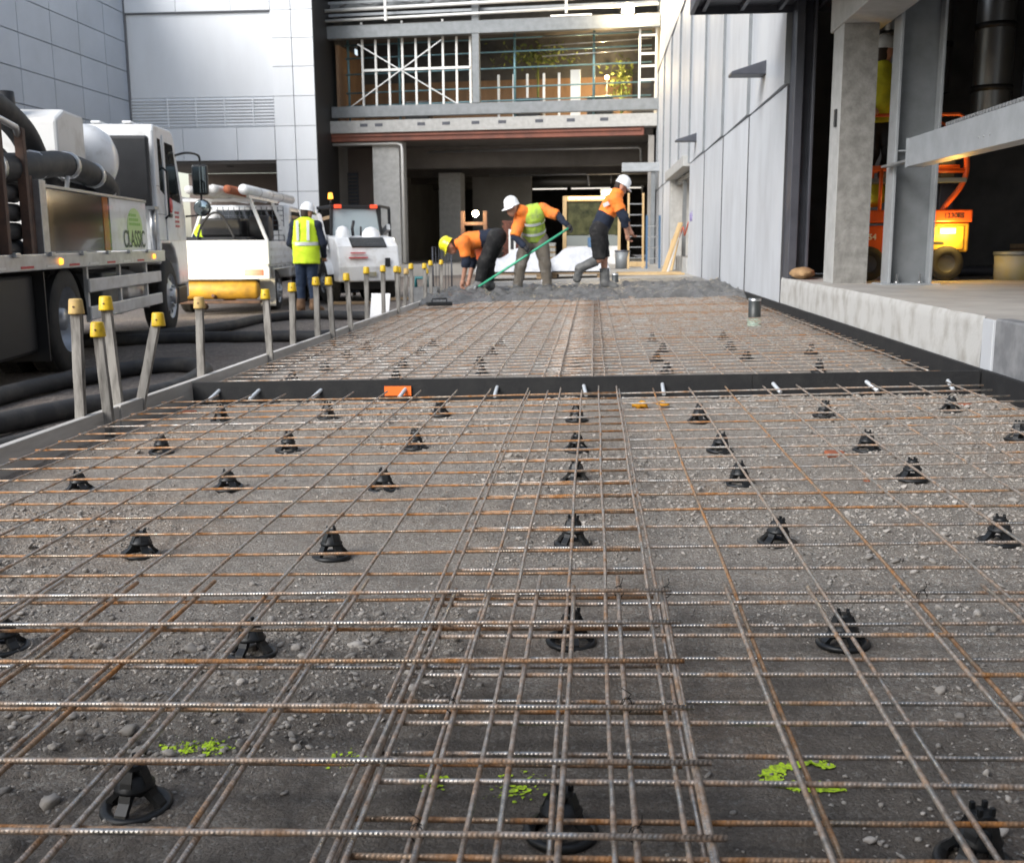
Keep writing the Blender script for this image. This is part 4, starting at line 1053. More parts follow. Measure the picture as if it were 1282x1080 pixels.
# more goods stored in the hall
lp = bpy.data.lights.new('ceiling_unit_glow', 'POINT'); lp.energy = 45; lp.color = (1, .85, .62); lp.shadow_soft_size = .2
lo = link(bpy.data.objects.new('ceiling_unit_glow', lp), t0_); lo.location = (-2.15, 8.7, 2.75)
t = thing('board_pack', 'pack of plasterboard sheets stacked deep in the hall left of the cabin', 'boards', (-3.3, 43.0, .15))
for k in range(9): part('sheet', M['stud' if k % 3 else 'pine'], t, lambda m: m.span(0, 1.8 - .02 * (k % 2), 0, .9, .1 + k * .07, .16 + k * .07))
part('bearer', M['pallet_wood'], t, lambda m: (m.span(.1, .3, 0, .9, 0, .1), m.span(1.4, 1.6, 0, .9, 0, .1)))
t = thing('ceiling_duct', 'long round silver duct hung under the hall ceiling', 'duct', (2.1, 37.4, 0), rz=FR)
part('duct', M['duct'], t, lambda m: m.tube([(-8.4, 10.2, 3.55), (-.6, 10.2, 3.55)], .22, 16))
for x in (-7.5, -5.5, -3.5, -1.5): part('hanger', M['steel_dark'], t, lambda m: m.tube([(x, 10.2, 3.76), (x, 10.2, 4.5)], .015, 6))
for k, (x, y, h, lab) in enumerate(((-4.9, 41.5, 1.2, 'tall wrapped pallet load in the dark on the left of the hall'), (-.2, 44.0, 1.5, 'wrapped pallet load deep in the hall behind the cabin'))):
    t = thing('pallet_load', lab, 'pallet load', (x, y, .15), group='pallet loads in the hall')
    part('wrap', M['tarp' if k else 'plywood'], t, lambda m: m.span(0, 1.1, 0, 1.0, .14, h), .05); part('pallet', M['pallet_wood'], t, lambda m: m.span(-.03, 1.13, -.03, 1.03, 0, .135))
# warm machine with a lamp inside the hall
t = thing('lift_machine', 'orange machine with a glowing lamp on top, left inside the hall', 'machine', (-3.75, 33.6, .14))
part('tower', M['rust_steel'], t, lambda m: (m.span(-.42, -.3, 0, .3, .1, 1.75), m.span(.3, .42, 0, .3, .1, 1.75), m.span(-.3, .3, 0, .3, .6, .72), m.span(-.3, .3, 0, .3, 1.3, 1.4)), .01)
part('body', M['orange_paint'], t, lambda m: m.span(-.4, .4, .31, .9, .1, .85), .03)
part('box', M['white_dirty'], t, lambda m: m.span(-.14, .14, -.05, -.005, .74, 1.02), .02)
part('lamp', M['lamp_white'], t, lambda m: m.lathe([(0, -.06), (.085, -.05), (.10, -.01)], 16, (.06, .02, 1.66), 'y'))
lp = bpy.data.lights.new('machine_lamp', 'POINT'); lp.energy = 38; lp.color = (1, .70, .34); lp.shadow_soft_size = .12
lo = link(bpy.data.objects.new('machine_lamp', lp), t); lo.location = (.0, -.25, 1.6)
# pallet of bricks: each brick its own piece
t = thing('brick_pallet', 'stack of dark red bricks on a pallet behind the raking worker', 'brick stack', (-2.35, 35.2, .14))
bmsh = MB().box((0, 0, 0), (.235, .11, .072)).mesh('brick', M['brick'])
for r_ in range(17):
    for c_ in range(5):
        o = link(bpy.data.objects.new('brick', bmsh), t)
        o.location = (-.52 + c_ * .25 + (.06 if r_ % 2 else 0), random.gauss(0, .006), .17 + r_ * .079); o.rotation_euler = (0, 0, random.gauss(0, .02))
part('core', M['brick'], t, lambda m: m.span(-.6, .62, .06, .9, .13, 1.47))
part('pallet', M['pallet_wood'], t, lambda m: (m.span(-.66, .68, -.08, .95, .10, .125), m.span(-.66, -.5, -.08, .95, 0, .10), m.span(.5, .68, -.08, .95, 0, .10)))
# yellow site hut frame, sawhorses, ladder, blue bin, boards
t = thing('site_cabin', 'small cabin with a pale yellow lit frame and dark window behind the right-hand worker', 'cabin', (-1.05, 37.2, .14))
part('window_frame', M['pine'], t, lambda m: (m.span(.0, .13, 0, .12, 0, 2.32), m.span(.13, 1.9, 0, .12, 2.14, 2.32), m.span(1.9, 2.0, 0, .12, 0, 2.32)), .01)
part('window', M['glass_olive'], t, lambda m: m.span(.13, 1.9, .08, .10, 1.0, 2.14)); part('lower_panel', M['white_dirty'], t, lambda m: m.span(.13, 1.9, .03, .1, 0, .62)); part('mid_rail', M['dull_panel'], t, lambda m: m.span(.13, 1.9, .02, .1, .621, .98))
part('strip_lamp', M['lamp_soft'], t, lambda m: m.span(.2, 1.85, -.05, -.005, 2.22, 2.27))
t = thing('board_stack', 'low stack of pale boards on the floor behind the workers', 'boards', (-.75, 33.0, .13))
for k in range(5): part('board', M['pine' if k % 2 else 'pallet_wood'], t, lambda m: m.span(0, 1.15 - .05 * k, 0, .5, .04 + k * .085, .115 + k * .085))
part('box', M['steel_dark'], t, lambda m: m.span(.2, .75, .1, .4, .47, .62), .02)
t = thing('blue_drum', 'blue plastic drum standing left of the striding worker', 'drum', (.12, 31.0, .13))
part('shell', M['blue_plastic'], t, lambda m: m.lathe([(0, 0), (.26, 0), (.28, .3), (.27, .6), (.28, .9), (0, .92)], 20)); part('hoop', M['teal'], t, lambda m: m.lathe([(.285, .55), (.295, .58), (.285, .61)], 20))
t = thing('grey_bin', 'grey steel bin standing right of the striding worker', 'bin', (.86, 31.2, .13))
part('shell', M['steel_grey'], t, lambda m: m.lathe([(0, 0), (.2, 0), (.22, .5), (.0, .52)], 18)); part('rim', M['steel_dark'], t, lambda m: m.lathe([(.22, .48), (.235, .505), (.22, .53)], 18))
def ladder(x, y, z, h, w, lean, mats, lab):
    t = thing('step_ladder', lab, 'ladder', (x, y, z), group='ladders against the wall by the hall mouth')
    for sx in (0, w): part('stile', M[mats], t, lambda m: m.beam((sx, 0, 0), (sx, lean, h), .03, .06))
    n = int(h / .3)
    for k in range(1, n): part('rung', M['galv'], t, lambda m: m.beam((.016, lean * k / n, h * k / n), (w - .016, lean * k / n, h * k / n), .03, .03))
ladder(1.02, 31.0, .13, 2.15, .42, .35, 'pine', 'timber ladder with yellow top standing by the hall mouth')
ladder(1.52, 30.4, .13, 1.5, .36, .25, 'blue_plastic', 'short ladder with blue stiles beside the taller timber one')
for k in range(3):
    m = MB(); m.beam((1.72 + k * .12, 26.2 + k * .8, .15), (2.12, 26.3 + k * .8, 1.35 - k * .2), .30, .03)
    tag(m.build('leaning_board', M[['pine', 'stud', 'pine'][k]]), 'board leaning on the wall below the opening, %s one' % ['nearest', 'pale middle', 'farthest'][k], 'board', 'boards leaning on the precast wall')
m = MB(); m.box((0, 0, 0), (.8, 1.0, .14)); tag(m.build('timber_block', M['pine'], None, .01, loc=(1.3, 33.5, .21)), 'low timber block on the floor by the ladders', 'timber')
t = thing('planks_on_floor', 'pair of pale planks lying on the far slab right of the striding worker', 'planks', (0, 0, 0))
for k in range(2): part('plank', M['pine'], t, lambda m: m.span(.55, 2.05, 24.0 + k * .9, 24.24 + k * .9, .17, .21))
# white tarp heap on a pallet
def tarp(x, y, z, sx, sy, h, seed, lab):
    n = 36; vs = []; fs = []
    for j in range(n + 1):
        for i in range(n + 1):
            u, v = i / n * 2 - 1, j / n * 2 - 1
            e = max(0, 1 - max(abs(u), abs(v)) ** 3)
            nn = mnoise.noise(Vector((u * 1.3 + seed, v * 1.3, 0))) * .42 + mnoise.noise(Vector((u * 3 + seed, v * 3, 2))) * .07
            vs.append((u * sx, v * sy, max(0.01, h * e ** .6 * (.72 + nn))))
    for j in range(n):
        for i in range(n):
            a = j * (n + 1) + i; fs.append((a, a + 1, a + n + 2, a + n + 1))
    t = thing('tarp_heap', lab, 'tarp', (x, y, z), group='white sheeting heaps behind the workers')
    part('sheeting', M['tarp'], t, lambda m: m.add(vs, fs, 0, True))
    part('pallet', M['pallet_wood'], t, lambda m: (m.span(-sx * .9, sx * .9, -sy * .95, sy * .9, -.06, -.02), m.span(-sx * .85, -sx * .6, -sy * .9, sy * .85, -.15, -.06), m.span(sx * .6, sx * .85, -sy * .9, sy * .85, -.15, -.06)))
tarp(-1.75, 24.2, .26, .85, .8, .62, 2, 'white plastic-sheeted heap on a pallet between the left and middle workers')
tarp(-.35, 24.6, .26, .75, .8, .55, 9, 'white plastic-sheeted heap on a pallet right of the middle worker')
m = MB(); m.span(-1.06, -.90, 22.0, 22.1, .10, .34); tag(m.build('white_box', M['white'], None, .01), 'small white box standing on the slab between the middle worker\'s legs', 'box')
t = thing('sign_board', 'narrow upright sign board with dark markings behind the bent worker', 'sign', (-2.05, 26.0, .1))
part('board', M['stud'], t, lambda m: m.span(0, .17, 0, .03, .55, 1.12), .004); part('marking', M['lettering_black'], t, lambda m: m.span(.045, .125, -.004, -.0005, .64, 1.04)); part('post', M['steel_dark'], t, lambda m: m.span(.06, .11, .005, .03, 0, .55))

# ================================================================== WHITE PANELLED BUILDING
root = thing('white_building', 'white panelled building with a large blank recess above a dark undercroft, left of the hall', 'building', (0, 0, 0))
FY = 36.5
def wp(x0, x1, z0, z1, y=FY, m='white_panel', name='panel'):
    return part(name, M[m], root, lambda q: q.span(x0 + .008, x1 - .008, y, y + .12, z0 + .008, z1 - .008), .004)
zs = [.0, .75, 1.72, 2.68, 3.74, 4.86, 5.84, 6.80, 7.72, 8.62, 9.6, 10.6]
for a, b in zip(zs[:-1], zs[1:]):
    wp(-10.86, -10.16, a, b); wp(-10.15, -9.42, a, b)
for a, b in zip([-15.88, -14.1, -12.2], [-14.1, -12.2, -10.87]):
    wp(a, b, 3.74, 4.84); wp(a, b, 8.62, 9.6); wp(a, b, 9.61, 10.6)
part('blank_infill', M['white_panel'], root, lambda m: m.span(-15.88, -10.87, FY + .1, FY + .25, 5.86, 8.58))
part('recess_head', M['joint'], root, lambda m: m.span(-15.88, -10.87, FY + .02, FY + .22, 8.585, 8.615))
lv = part('louvre_band', M['white_panel'], root, lambda m: m.span(-15.88, -10.87, FY + .14, FY + .25, 4.85, 5.855))
for k in range(9): part('louvre_blade', M['white_panel'], lv, lambda m: m.box((-13.375, FY + .09, 4.92 + k * .105), (5.0, .09, .055), M=Matrix.Rotation(R(-40), 3, 'X')))
for k in range(4): part('louvre_post', M['white_panel'], lv, lambda m: m.span(-14.62 + k * 1.0, -14.58 + k * 1.0, FY + .02, FY + .06, 4.87, 5.84))
part('backing', M['joint'], root, lambda m: (m.span(-10.9, -9.43, FY + .125, FY + .3, 0, 10.6), m.span(-15.9, -10.9, FY + .255, FY + .4, 3.74, 10.6)))
part('side_face', M['black'], root, lambda m: m.span(-9.425, -9.40, FY + .02, FY + 3.0, 0, 10.6))
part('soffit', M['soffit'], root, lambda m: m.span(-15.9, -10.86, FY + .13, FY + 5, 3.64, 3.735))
part('undercroft_wall', M['brown_wall'], root, lambda m: m.span(-15.9, -9.45, FY + 5, FY + 5.2, -.4, 3.63))
v_ = part('vent', M['steel_dark'], root, lambda m: m.span(-11.95, -11.1, FY + 4.9, FY + 4.99, 1.6, 3.0))
for k in range(9): part('vent_slat', M['soffit'], v_, lambda m: m.box((-11.52, FY + 4.87, 1.7 + k * .14), (.8, .06, .02), M=Matrix.Rotation(R(35), 3, 'X')))
part('downlight', M['black'], root, lambda m: m.lathe([(0, 3.62), (.13, 3.62), (.13, 3.639)], 14, (-12.9, FY + 1.2, 0)))
# ================================================================== GREY PANELLED BUILDING
root = thing('grey_building', 'blue-grey metal panelled wall at the far left running towards the camera', 'building', (0, 0, 0))
ys_ = [36.45, 34.9, 33.12, 31.36, 29.5, 27.6, 25.8, 24.0, 22.2, 20.4]
zs_ = [-.2, .95, 1.9, 2.85, 3.82, 4.79, 5.75, 6.72, 7.68, 8.62, 9.58, 10.55]
for y1, y0 in zip(ys_[:-1], ys_[1:]):
    for a, b in zip(zs_[:-1], zs_[1:]):
        part('panel', M['grey_panel'], root, lambda m: m.span(-16.05, -15.9, y0 + .012, y1 - .012, a + .012, b - .012), .004)
part('backing', M['joint'], root, lambda m: m.span(-16.2, -16.055, 20.4, 36.9, -.2, 10.6))
part('corner_flashing', M['joint'], root, lambda m: m.span(-16.05, -15.875, 36.46, 36.85, -.2, 10.6))

# ================================================================== added canopy, out of view behind the camera, shades the near ground
t = thing('shade_canopy', 'added grey concrete canopy, unseen behind the viewpoint, shading the near ground', 'canopy', (0, 0, 0))
part('slab', M['column_concrete'], t, lambda m: m.span(-6.0, 6.5, -9.0, -0.9, 2.75, 3.05), .02)
for x in (-5.2, 5.6): part('column', M['column_concrete'], t, lambda m: m.span(x - .2, x + .2, -2.2, -1.8, 0, 2.748), .02)
part('shade_wall', M['panel'], t, lambda m: m.span(-6.0, 6.5, -9.3, -9.002, -.2, 6.0), .02)

# ================================================================== VEHICLES (local: x forward, y left, z up from the ground)
def wheel(root, x, y, r, w, side, deep=False, rimr=None, name='wheel'):
    """side -1: outer face towards -y"""
    rimr = rimr or r * .56
    s = side
    m = MB()
    prof = [(rimr, -.5), (rimr + .02, -.5), (r * .86, -.49), (r * .97, -.40), (r, -.26), (r, .26), (r * .97, .40), (r * .86, .49), (rimr, .5)]
    m.lathe([(a, b * w) for a, b in prof], 40, (x, y, r), 'y')
    for k in range(40):      # tread blocks
        a = 2 * math.pi * k / 40
        for q in (-.17, .17):
            m.box((x + math.sin(a + q * .2) * (r + .002), y + q * w, r + math.cos(a + q * .2) * (r + .002)), (r * .10, w * .27, .012), M=Matrix.Rotation(a + q * .2, 3, 'Y'))
    t = m.build(name, M['tyre'], root)
    m = MB()
    o = s * w * .5
    if deep: prof = [(rimr, o), (rimr * .98, o - s * .01), (rimr * .90, o - s * w * .55), (rimr * .62, o - s * w * .62), (rimr * .55, o - s * w * .62), (rimr * .36, o - s * w * .5), (rimr * .34, o - s * w * .15), (0, o - s * w * .12)]
    else: prof = [(rimr, o), (rimr * .96, o - s * .015), (rimr * .88, o - s * .03), (rimr * .70, o - s * .025), (rimr * .55, o + s * .0), (rimr * .34, o + s * .012), (rimr * .32, o + s * .05), (0, o + s * .055)]
    m.lathe([(a, b) for a, b in prof], 32, (x, y, r), 'y')
    rm = m.build('rim', M['rim'], t)
    m = MB()
    for k in range(8):
        a = k * math.pi / 4
        rr = rimr * .44
        m.lathe([(.018, 0), (.018, s * .03), (0, s * .034)], 6, (x + rr * math.sin(a), y + (o - s * w * .56 if deep else o + s * .006), r + rr * math.cos(a)), 'y')
        if not deep:
            m.lathe([(.03, 0), (.03, s * .004), (0, s * .005)], 10, (x + rimr * .76 * math.sin(a + .3), y + o - s * .026, r + rimr * .76 * math.cos(a + .3)), 'y', 1)
    tag(m.build('wheel_nuts', [M['galv'], M['black']], t), kind='stuff')
    return t

# ------------------------------------------------------------------ concrete pump truck
T = thing('pump_truck', 'white flatbed pump truck carrying a tank and thick hoses, parked along the left edge', 'truck', (-5.89, 9.21, -.253), rz=R(100))
part('chassis_rail', M['black'], T, lambda m: (m.span(-2.4, 5.3, .32, .42, .62, .88), m.span(-2.4, 5.3, -.42, -.32, .62, .88)), .01)
part('chassis_box', M['black'], T, lambda m: (m.span(-2.2, -.62, -1.02, 1.02, .26, .93), m.span(.75, 3.5, -.30, .30, .35, .9), m.span(.9, 3.4, .35, 1.0, .35, .9)), .03)
part('deck', M['alu'], T, lambda m: m.span(-2.6, 3.86, -1.12, 1.12, .985, 1.045), .01)
rail = part('deck_rail', M['alu'], T, lambda m: m.span(-2.6, 3.86, -1.150, -1.122, .965, 1.10), .008)
for x in (-1.4, -.55, .35, 1.2, 2.05, 2.9): part('latch', M['galv'], rail, lambda m: m.span(x - .05, x + .05, -1.185, -1.151, 1.075, 1.115), .006)
for x in (-.30, 3.22): part('side_marker', M['amber'], rail, lambda m: m.lathe([(0, -.028), (.026, -.022), (.032, 0)], 12, (x, -1.152, 1.03), 'y'))
for z in (.44, .71):
    part('underrun_rail', M['white_dirty'], T, lambda m: m.span(.68, 3.76, -1.11, -1.08, z, z + .135), .012)
for x in (.74, 1.95, 3.15): part('underrun_post', M['white_dirty'], T, lambda m: m.span(x - .03, x + .03, -1.078, -1.04, .42, .984), .005)
part('battery_box', M['steel_grey'], T, lambda m: m.span(1.7, 2.4, -.95, -.5, .45, .88), .02)
part('mudflap', M['black'], T, lambda m: m.span(-.615, -.59, -1.1, -.45, .18, .95))
part('mudguard', M['black'], T, lambda m: m.add([p for k in range(13) for p in ((.56 * math.cos(math.pi * k / 12), -1.1, .50 + .47 * math.sin(math.pi * k / 12)), (.56 * math.cos(math.pi * k / 12), -.45, .50 + .47 * math.sin(math.pi * k / 12)))], [(2 * k, 2 * k + 1, 2 * k + 3, 2 * k + 2) for k in range(12)], 0, True))
for s in (-1, 1):
    wheel(T, 0, s * .96, .50, .28, s, True, .30); wheel(T, 0, s * .64, .50, .28, s, True, .30)
    wheel(T, 4.33, s * .96, .50, .28, s, False, .29)
part('axle', M['black'], T, lambda m: m.lathe([(.08, -.9), (.08, -.2), (.16, -.15), (.2, 0), (.16, .15), (.08, .2), (.08, .9)], 14, (0, 0, .5), 'y'))
part('axle', M['black'], T, lambda m: m.tube([(4.33, -.8, .5), (4.33, .8, .5)], .06, 10))
# side board: gloss black front part and white part with sign writing
sb = part('side_board', M['gloss_black'], T, lambda m: m.span(-.46, 1.55, -1.118, -1.09, 1.11, 1.66), .008)
part('orange_stripe', mat('stripe', (.50, .16, .03), .12, coat=.5), sb, lambda m: m.span(1.28, 1.47, -1.1225, -1.1185, 1.112, 1.655))
part('trim', M['galv'], sb, lambda m: (m.span(-.62, 3.12, -1.13, -1.08, 1.662, 1.69), m.span(-.63, -.47, -1.135, -1.075, 1.10, 1.72)), .004)
sw = part('side_board', M['white'], T, lambda m: m.span(1.555, 3.12, -1.118, -1.09, 1.11, 1.66), .008); sw['label'] = 'white side board with green disc and dark sign writing'
part('green_disc', M['pale_green'], sw, lambda m: m.prism([(2.55 + .34 * math.cos(a), 1.36 + .22 * math.sin(a)) for a in [i * math.pi / 16 for i in range(32)]], 'y', -1.1215, -1.1185))
text_mesh('CLASSIC', .27, M['lettering_dark'], sw, (2.50, -1.1235, 1.225), (R(90), 0, 0), depth=.0008, xs=.95, bold=.002)
for k in range(3): part('small_print', M['lettering_green'], sw, lambda m: [m.span(2.30 + i * .085, 2.36 + i * .085, -1.1225, -1.1217, 1.385 + k * .05, 1.415 + k * .05) for i in range(6 - k)])
# rear rack of rusty posts with a stack of pipe ends
for x in (-1.32, -.80): part('rack_post', M['rust_steel'], T, lambda m: m.span(x - .035, x + .035, -1.10, -1.03, 1.05, 2.12), .004)
part('rack_post', M['rust_steel'], T, lambda m: m.span(-.70, -.63, -1.08, -1.01, 1.05, 1.75), .004)
part('rack_rail', M['alu'], T, lambda m: m.tube([(-2.5, -1.06, 2.18), (-1.2, -1.06, 2.15), (-.86, -1.06, 2.12), (-.79, -1.06, 2.02)], .028, 8))
for r_ in range(4):
    for c_ in range(5):
        part('delivery_pipe', M['hose'], T, lambda m: m.lathe([(.075, -2.4), (.075, -.72), (.060, -.72), (.060, -1.0)], 16, (0, -.95 + c_ * .165, 1.13 + r_ * .155), 'x'))
for c_ in range(4): part('pipe_flange', M['steel_dark'], T, lambda m: m.lathe([(.075, -.80), (.09, -.79), (.09, -.74), (.075, -.73)], 16, (0, -.95 + c_ * .165, 1.13 + (c_ % 2) * .155), 'x'))
# hoses
part('arched_hose', M['hose'], T, lambda m: m.tube(smooth_path([(-1.9, -.75, 1.75), (-1.6, -.72, 2.2), (-1.0, -.7, 2.38), (-.2, -.68, 2.36), (.35, -.7, 2.2), (.62, -.72, 1.95), (.72, -.75, 1.7)], 6), .125, 14))
part('arched_hose', M['hose'], T, lambda m: m.tube(smooth_path([(-1.5, -.4, 1.75), (-1.0, -.35, 2.15), (-.2, -.33, 2.22), (.45, -.4, 2.0), (.7, -.5, 1.75)], 6), .11, 14))
part('long_hose', M['hose'], T, lambda m: m.tube(smooth_path([(-2.3, -.92, 1.82), (-1.2, -.95, 1.78), (-.2, -.98, 1.86), (.6, -.95, 1.93), (1.5, -.95, 1.90), (2.1, -.94, 1.82), (2.55, -.86, 1.72)], 6), .12, 14))
part('lower_hose', M['hose'], T, lambda m: m.tube(smooth_path([(-2.2, -.7, 1.70), (-.5, -.72, 1.72), (.8, -.7, 1.76), (2.2, -.72, 1.72)], 6), .11, 12))
part('chrome_bend', M['galv'], T, lambda m: m.tube(smooth_path([(-1.7, -.85, 2.02), (-1.35, -.9, 1.98), (-1.05, -.9, 2.1), (-.95, -.8, 2.25)], 6), .06, 10))
for x in (.55, 2.2): part('tie_pin', M['white'], T, lambda m: m.tube([(x, -1.0, 1.69), (x, -1.02, 1.82)], .022, 6))
for (x, z) in ((-1.2, 1.78), (-.2, 1.86), (.75, 1.93), (1.6, 1.89)): part('hose_clamp', M['galv'], T, lambda m: m.lathe([(.12, x - .05), (.133, x - .045), (.133, x + .045), (.12, x + .05)], 16, (0, -.955, z), 'x'))
for k in range(9): part('reflector_tape', M['lettering_red' if k % 2 else 'tape'], rail, lambda m: m.span(-1.9 + k * .62, -1.6 + k * .62, -1.1535, -1.1505, .985, 1.005))
for z in (.62, .95, 1.3): part('panel_seam', M['joint'], T, lambda m: m.span(3.935, 4.35, -1.0835, -1.0795, z + .6, z + .606))
part('grab_rail', M['black'], T, lambda m: m.tube([(4.30, -1.09, 1.5), (4.30, -1.14, 1.55), (4.30, -1.14, 2.1), (4.30, -1.09, 2.15)], .014, 8))
part('fuel_tank', M['alu'], T, lambda m: m.lathe([(0, 2.55), (.24, 2.55), (.26, 2.6), (.26, 3.3), (.24, 3.35), (0, 3.35)], 20, (0, -.75, .62), 'x'))
# white pump housing and water tank
bx_ = part('pump_housing', M['white_dirty'], T, lambda m: m.prism([(1.05, 1.2), (1.05, 2.40), (1.35, 2.52), (1.98, 2.52), (1.98, 1.2)], 'y', -.80, .55), .03)
part('filler_cap', M['black'], bx_, lambda m: m.lathe([(.0, 2.66), (.085, 2.66), (.09, 2.54), (.075, 2.44)], 14, (1.1, -.32, 0)))
tk = part('water_tank', M['white'], T, lambda m: m.lathe([(0, -.98), (.14, -.965), (.27, -.90), (.36, -.78), (.395, -.60), (.40, -.3), (.40, .5), (.3, .7), (0, .75)], 32, (2.52, 0, 2.12), 'y'))
part('tank_cap', M['white'], tk, lambda m: m.lathe([(0, 2.60), (.05, 2.59), (.06, 2.5)], 12, (2.52, -.45, 0)))
part('tank_stand', M['white_dirty'], T, lambda m: m.span(2.2, 2.85, -.6, .5, 1.05, 1.78), .02)
# cab
cab_prof = [(3.92, .92), (3.92, 2.58), (3.98, 2.66), (4.95, 2.68), (5.12, 2.60), (5.55, 1.72), (5.62, 1.55), (5.62, .62), (5.0, .62), (4.94, .92), (4.80, 1.10), (4.60, 1.18), (4.06, 1.18), (3.98, .92)]
cab = part('cab', M['white'], T, lambda m: m.prism(cab_prof, 'y', -1.08, 1.08), .05, seg=3)
for k in range(5): part('roof_rib', M['white'], cab, lambda m: m.span(3.97, 4.95, -.82 + k * .38, -.70 + k * .38, 2.665, 2.70), .015)
part('rear_quarter_window', M['glass_dark'], cab, lambda m: m.prism([(4.12, 1.86), (4.12, 2.50), (4.26, 2.50), (4.40, 1.80)], 'y', -1.086, -1.07))
dr = part('door', M['white'], T, lambda m: m.prism([(4.36, 1.22), (4.36, 2.56), (4.95, 2.56), (5.40, 1.74), (5.46, 1.22)], 'y', -1.097, -1.082), .004)
part('door_window', M['glass_dark'], dr, lambda m: m.prism([(4.46, 1.78), (4.44, 2.48), (4.90, 2.48), (5.26, 1.72)], 'y', -1.103, -1.0975), .004)
part('door_handle', M['black'], dr, lambda m: m.span(4.46, 4.62, -1.118, -1.098, 1.52, 1.57), .006)
part('door_badge', M['lettering_red'], dr, lambda m: m.lathe([(0, -1.1035), (.10, -1.1035), (.10, -1.098)], 20, (4.62, 0, 1.68), 'y'))
for k in range(4): part('door_print', M['lettering_red'], dr, lambda m: [m.span(4.84 + i * .07, 4.89 + i * .07, -1.0995, -1.0975, 1.58 - k * .06, 1.61 - k * .06) for i in range(4)])
part('rear_panel', M['matt_black'], T, lambda m: m.span(3.72, 3.80, -1.06, -.50, 1.62, 2.50), .05)
part('exhaust_post', M['galv'], T, lambda m: (m.tube([(3.86, -1.02, 1.1), (3.86, -1.02, 1.6)], .04, 8), m.span(3.66, 3.9, -1.10, -.98, 1.60, 1.64)))
part('step', M['black'], T, lambda m: m.span(4.98, 5.55, -1.06, -.7, .36, .60), .02)
part('windscreen', M['glass_dark'], T, lambda m: m.prism([(5.14, 2.56), (5.56, 1.74), (5.60, 1.74), (5.18, 2.58)], 'y', -.96, .96))
part('bumper', M['white'], T, lambda m: m.span(5.63, 5.75, -1.05, 1.05, .42, .80), .03)
mi = part('mirror', M['black_plastic'], T, lambda m: (m.span(5.60, 5.72, -1.42, -1.20, 1.86, 2.28), m.lathe([(0, 5.58), (.11, 5.60), (.13, 5.66), (.1, 5.72), (0, 5.74)], 14, (0, -1.32, 1.68), 'x')), .03)
part('mirror_glass', mat('mirror_glass', (.5, .58, .58), .03, metal=1.0), mi, lambda m: (m.span(5.592, 5.599, -1.395, -1.225, 1.89, 2.25), m.lathe([(0, 5.572), (.09, 5.576), (.105, 5.588)], 14, (0, -1.32, 1.68), 'x')))
part('mirror_arm', M['black'], T, lambda m: m.tube(smooth_path([(5.12, -1.07, 2.36), (5.35, -1.20, 2.42), (5.62, -1.31, 2.40), (5.66, -1.31, 2.26)], 5), .016, 8))
part('mirror_arm', M['black'], T, lambda m: m.tube([(5.58, -1.09, 1.56), (5.66, -1.31, 1.58), (5.66, -1.31, 1.88)], .014, 8))
for s in (-1, 1):
    h = part('headlight', M['glass_pale'], T, lambda m: m.span(5.752, 5.775, s * .82 - .15, s * .82 + .15, .55, .72), .01)
    part('headlamp_bulb', M['lamp_white'], h, lambda m: m.span(5.776, 5.782, s * .82 - .06, s * .82 + .06, .59, .68))
    sp = bpy.data.lights.new('headlight_beam', 'SPOT'); sp.energy = 150; sp.spot_size = R(62); sp.spot_blend = .6; sp.color = (1, .82, .52); sp.shadow_soft_size = .08
    so = link(bpy.data.objects.new('headlight_beam', sp), h); so.location = (5.84, s * .82, .66); so.rotation_euler = (R(88), 0, R(-90 + (-4)))
for k, (x, y) in enumerate(((5.0, -1.05),)): part('roof_marker', M['amber'], T, lambda m: m.span(5.0, 5.06, -1.07, -1.02, 2.60, 2.64), .006)

# ------------------------------------------------------------------ white tray-back utility
U = thing('utility_truck', 'white tray-back utility with pipes on its rack, tail glowing in the headlights', 'utility truck', (-6.40, 18.41, -.262), rz=R(96))
for s in (-1, 1):
    wheel(U, 0, s * .74, .36, .22, s, False, .21); wheel(U, 3.0, s * .74, .36, .22, s, False, .21)
part('chassis', M['black'], U, lambda m: (m.span(-1.0, 4.0, -.45, .45, .42, .70), m.tube([(0, -.7, .36), (0, .7, .36)], .05, 8)), .02)
part('tray_floor', M['white_dirty'], U, lambda m: m.span(-1.12, 1.28, -.90, .90, .80, .86), .01)
sd_ = part('drop_side', M['white'], U, lambda m: m.span(-1.10, 1.26, -.925, -.90, .84, 1.22), .008)
for z in (.93, 1.06): part('pressing', M['white_dirty'], sd_, lambda m: m.span(-1.0, 1.2, -.932, -.9255, z, z + .05))
part('drop_side', M['white'], U, lambda m: m.span(-1.10, 1.26, .90, .925, .84, 1.22), .008)
tg = part('tailgate', M['white'], U, lambda m: m.span(-1.14, -1.115, -.92, .92, .84, 1.24), .008)
part('tie_rail', M['white_dirty'], U, lambda m: m.tube([(-1.0, -.95, .76), (1.2, -.95, .76)], .014, 8))
for k in range(6): part('tie_hook', M['white_dirty'], U, lambda m: m.tube([(-.9 + k * .4, -.95, .76), (-.9 + k * .4, -.92, .82)], .01, 6))
tb = part('tail_bar', M['white'], U, lambda m: m.span(-1.16, -1.06, -.92, .92, .60, .80), .01)
for s in (-1, 1): part('tail_light', M['red_lens'], tb, lambda m: m.span(-1.175, -1.161, s * .66 - .16, s * .66 + .16, .66, .76), .005)
part('underbody_tank', M['yellow_paint'], U, lambda m: m.lathe([(0, -.70), (.12, -.70), (.155, -.66), (.155, .66), (.12, .70), (0, .70)], 20, (-1.02, 0, .42), 'y'))
part('tow_bracket', M['rust_steel'], U, lambda m: (m.span(-1.2, -1.0, -.75, .75, .20, .25), m.tube([(-1.3, 0, .34), (-1.1, 0, .30)], .03, 8)), .01)
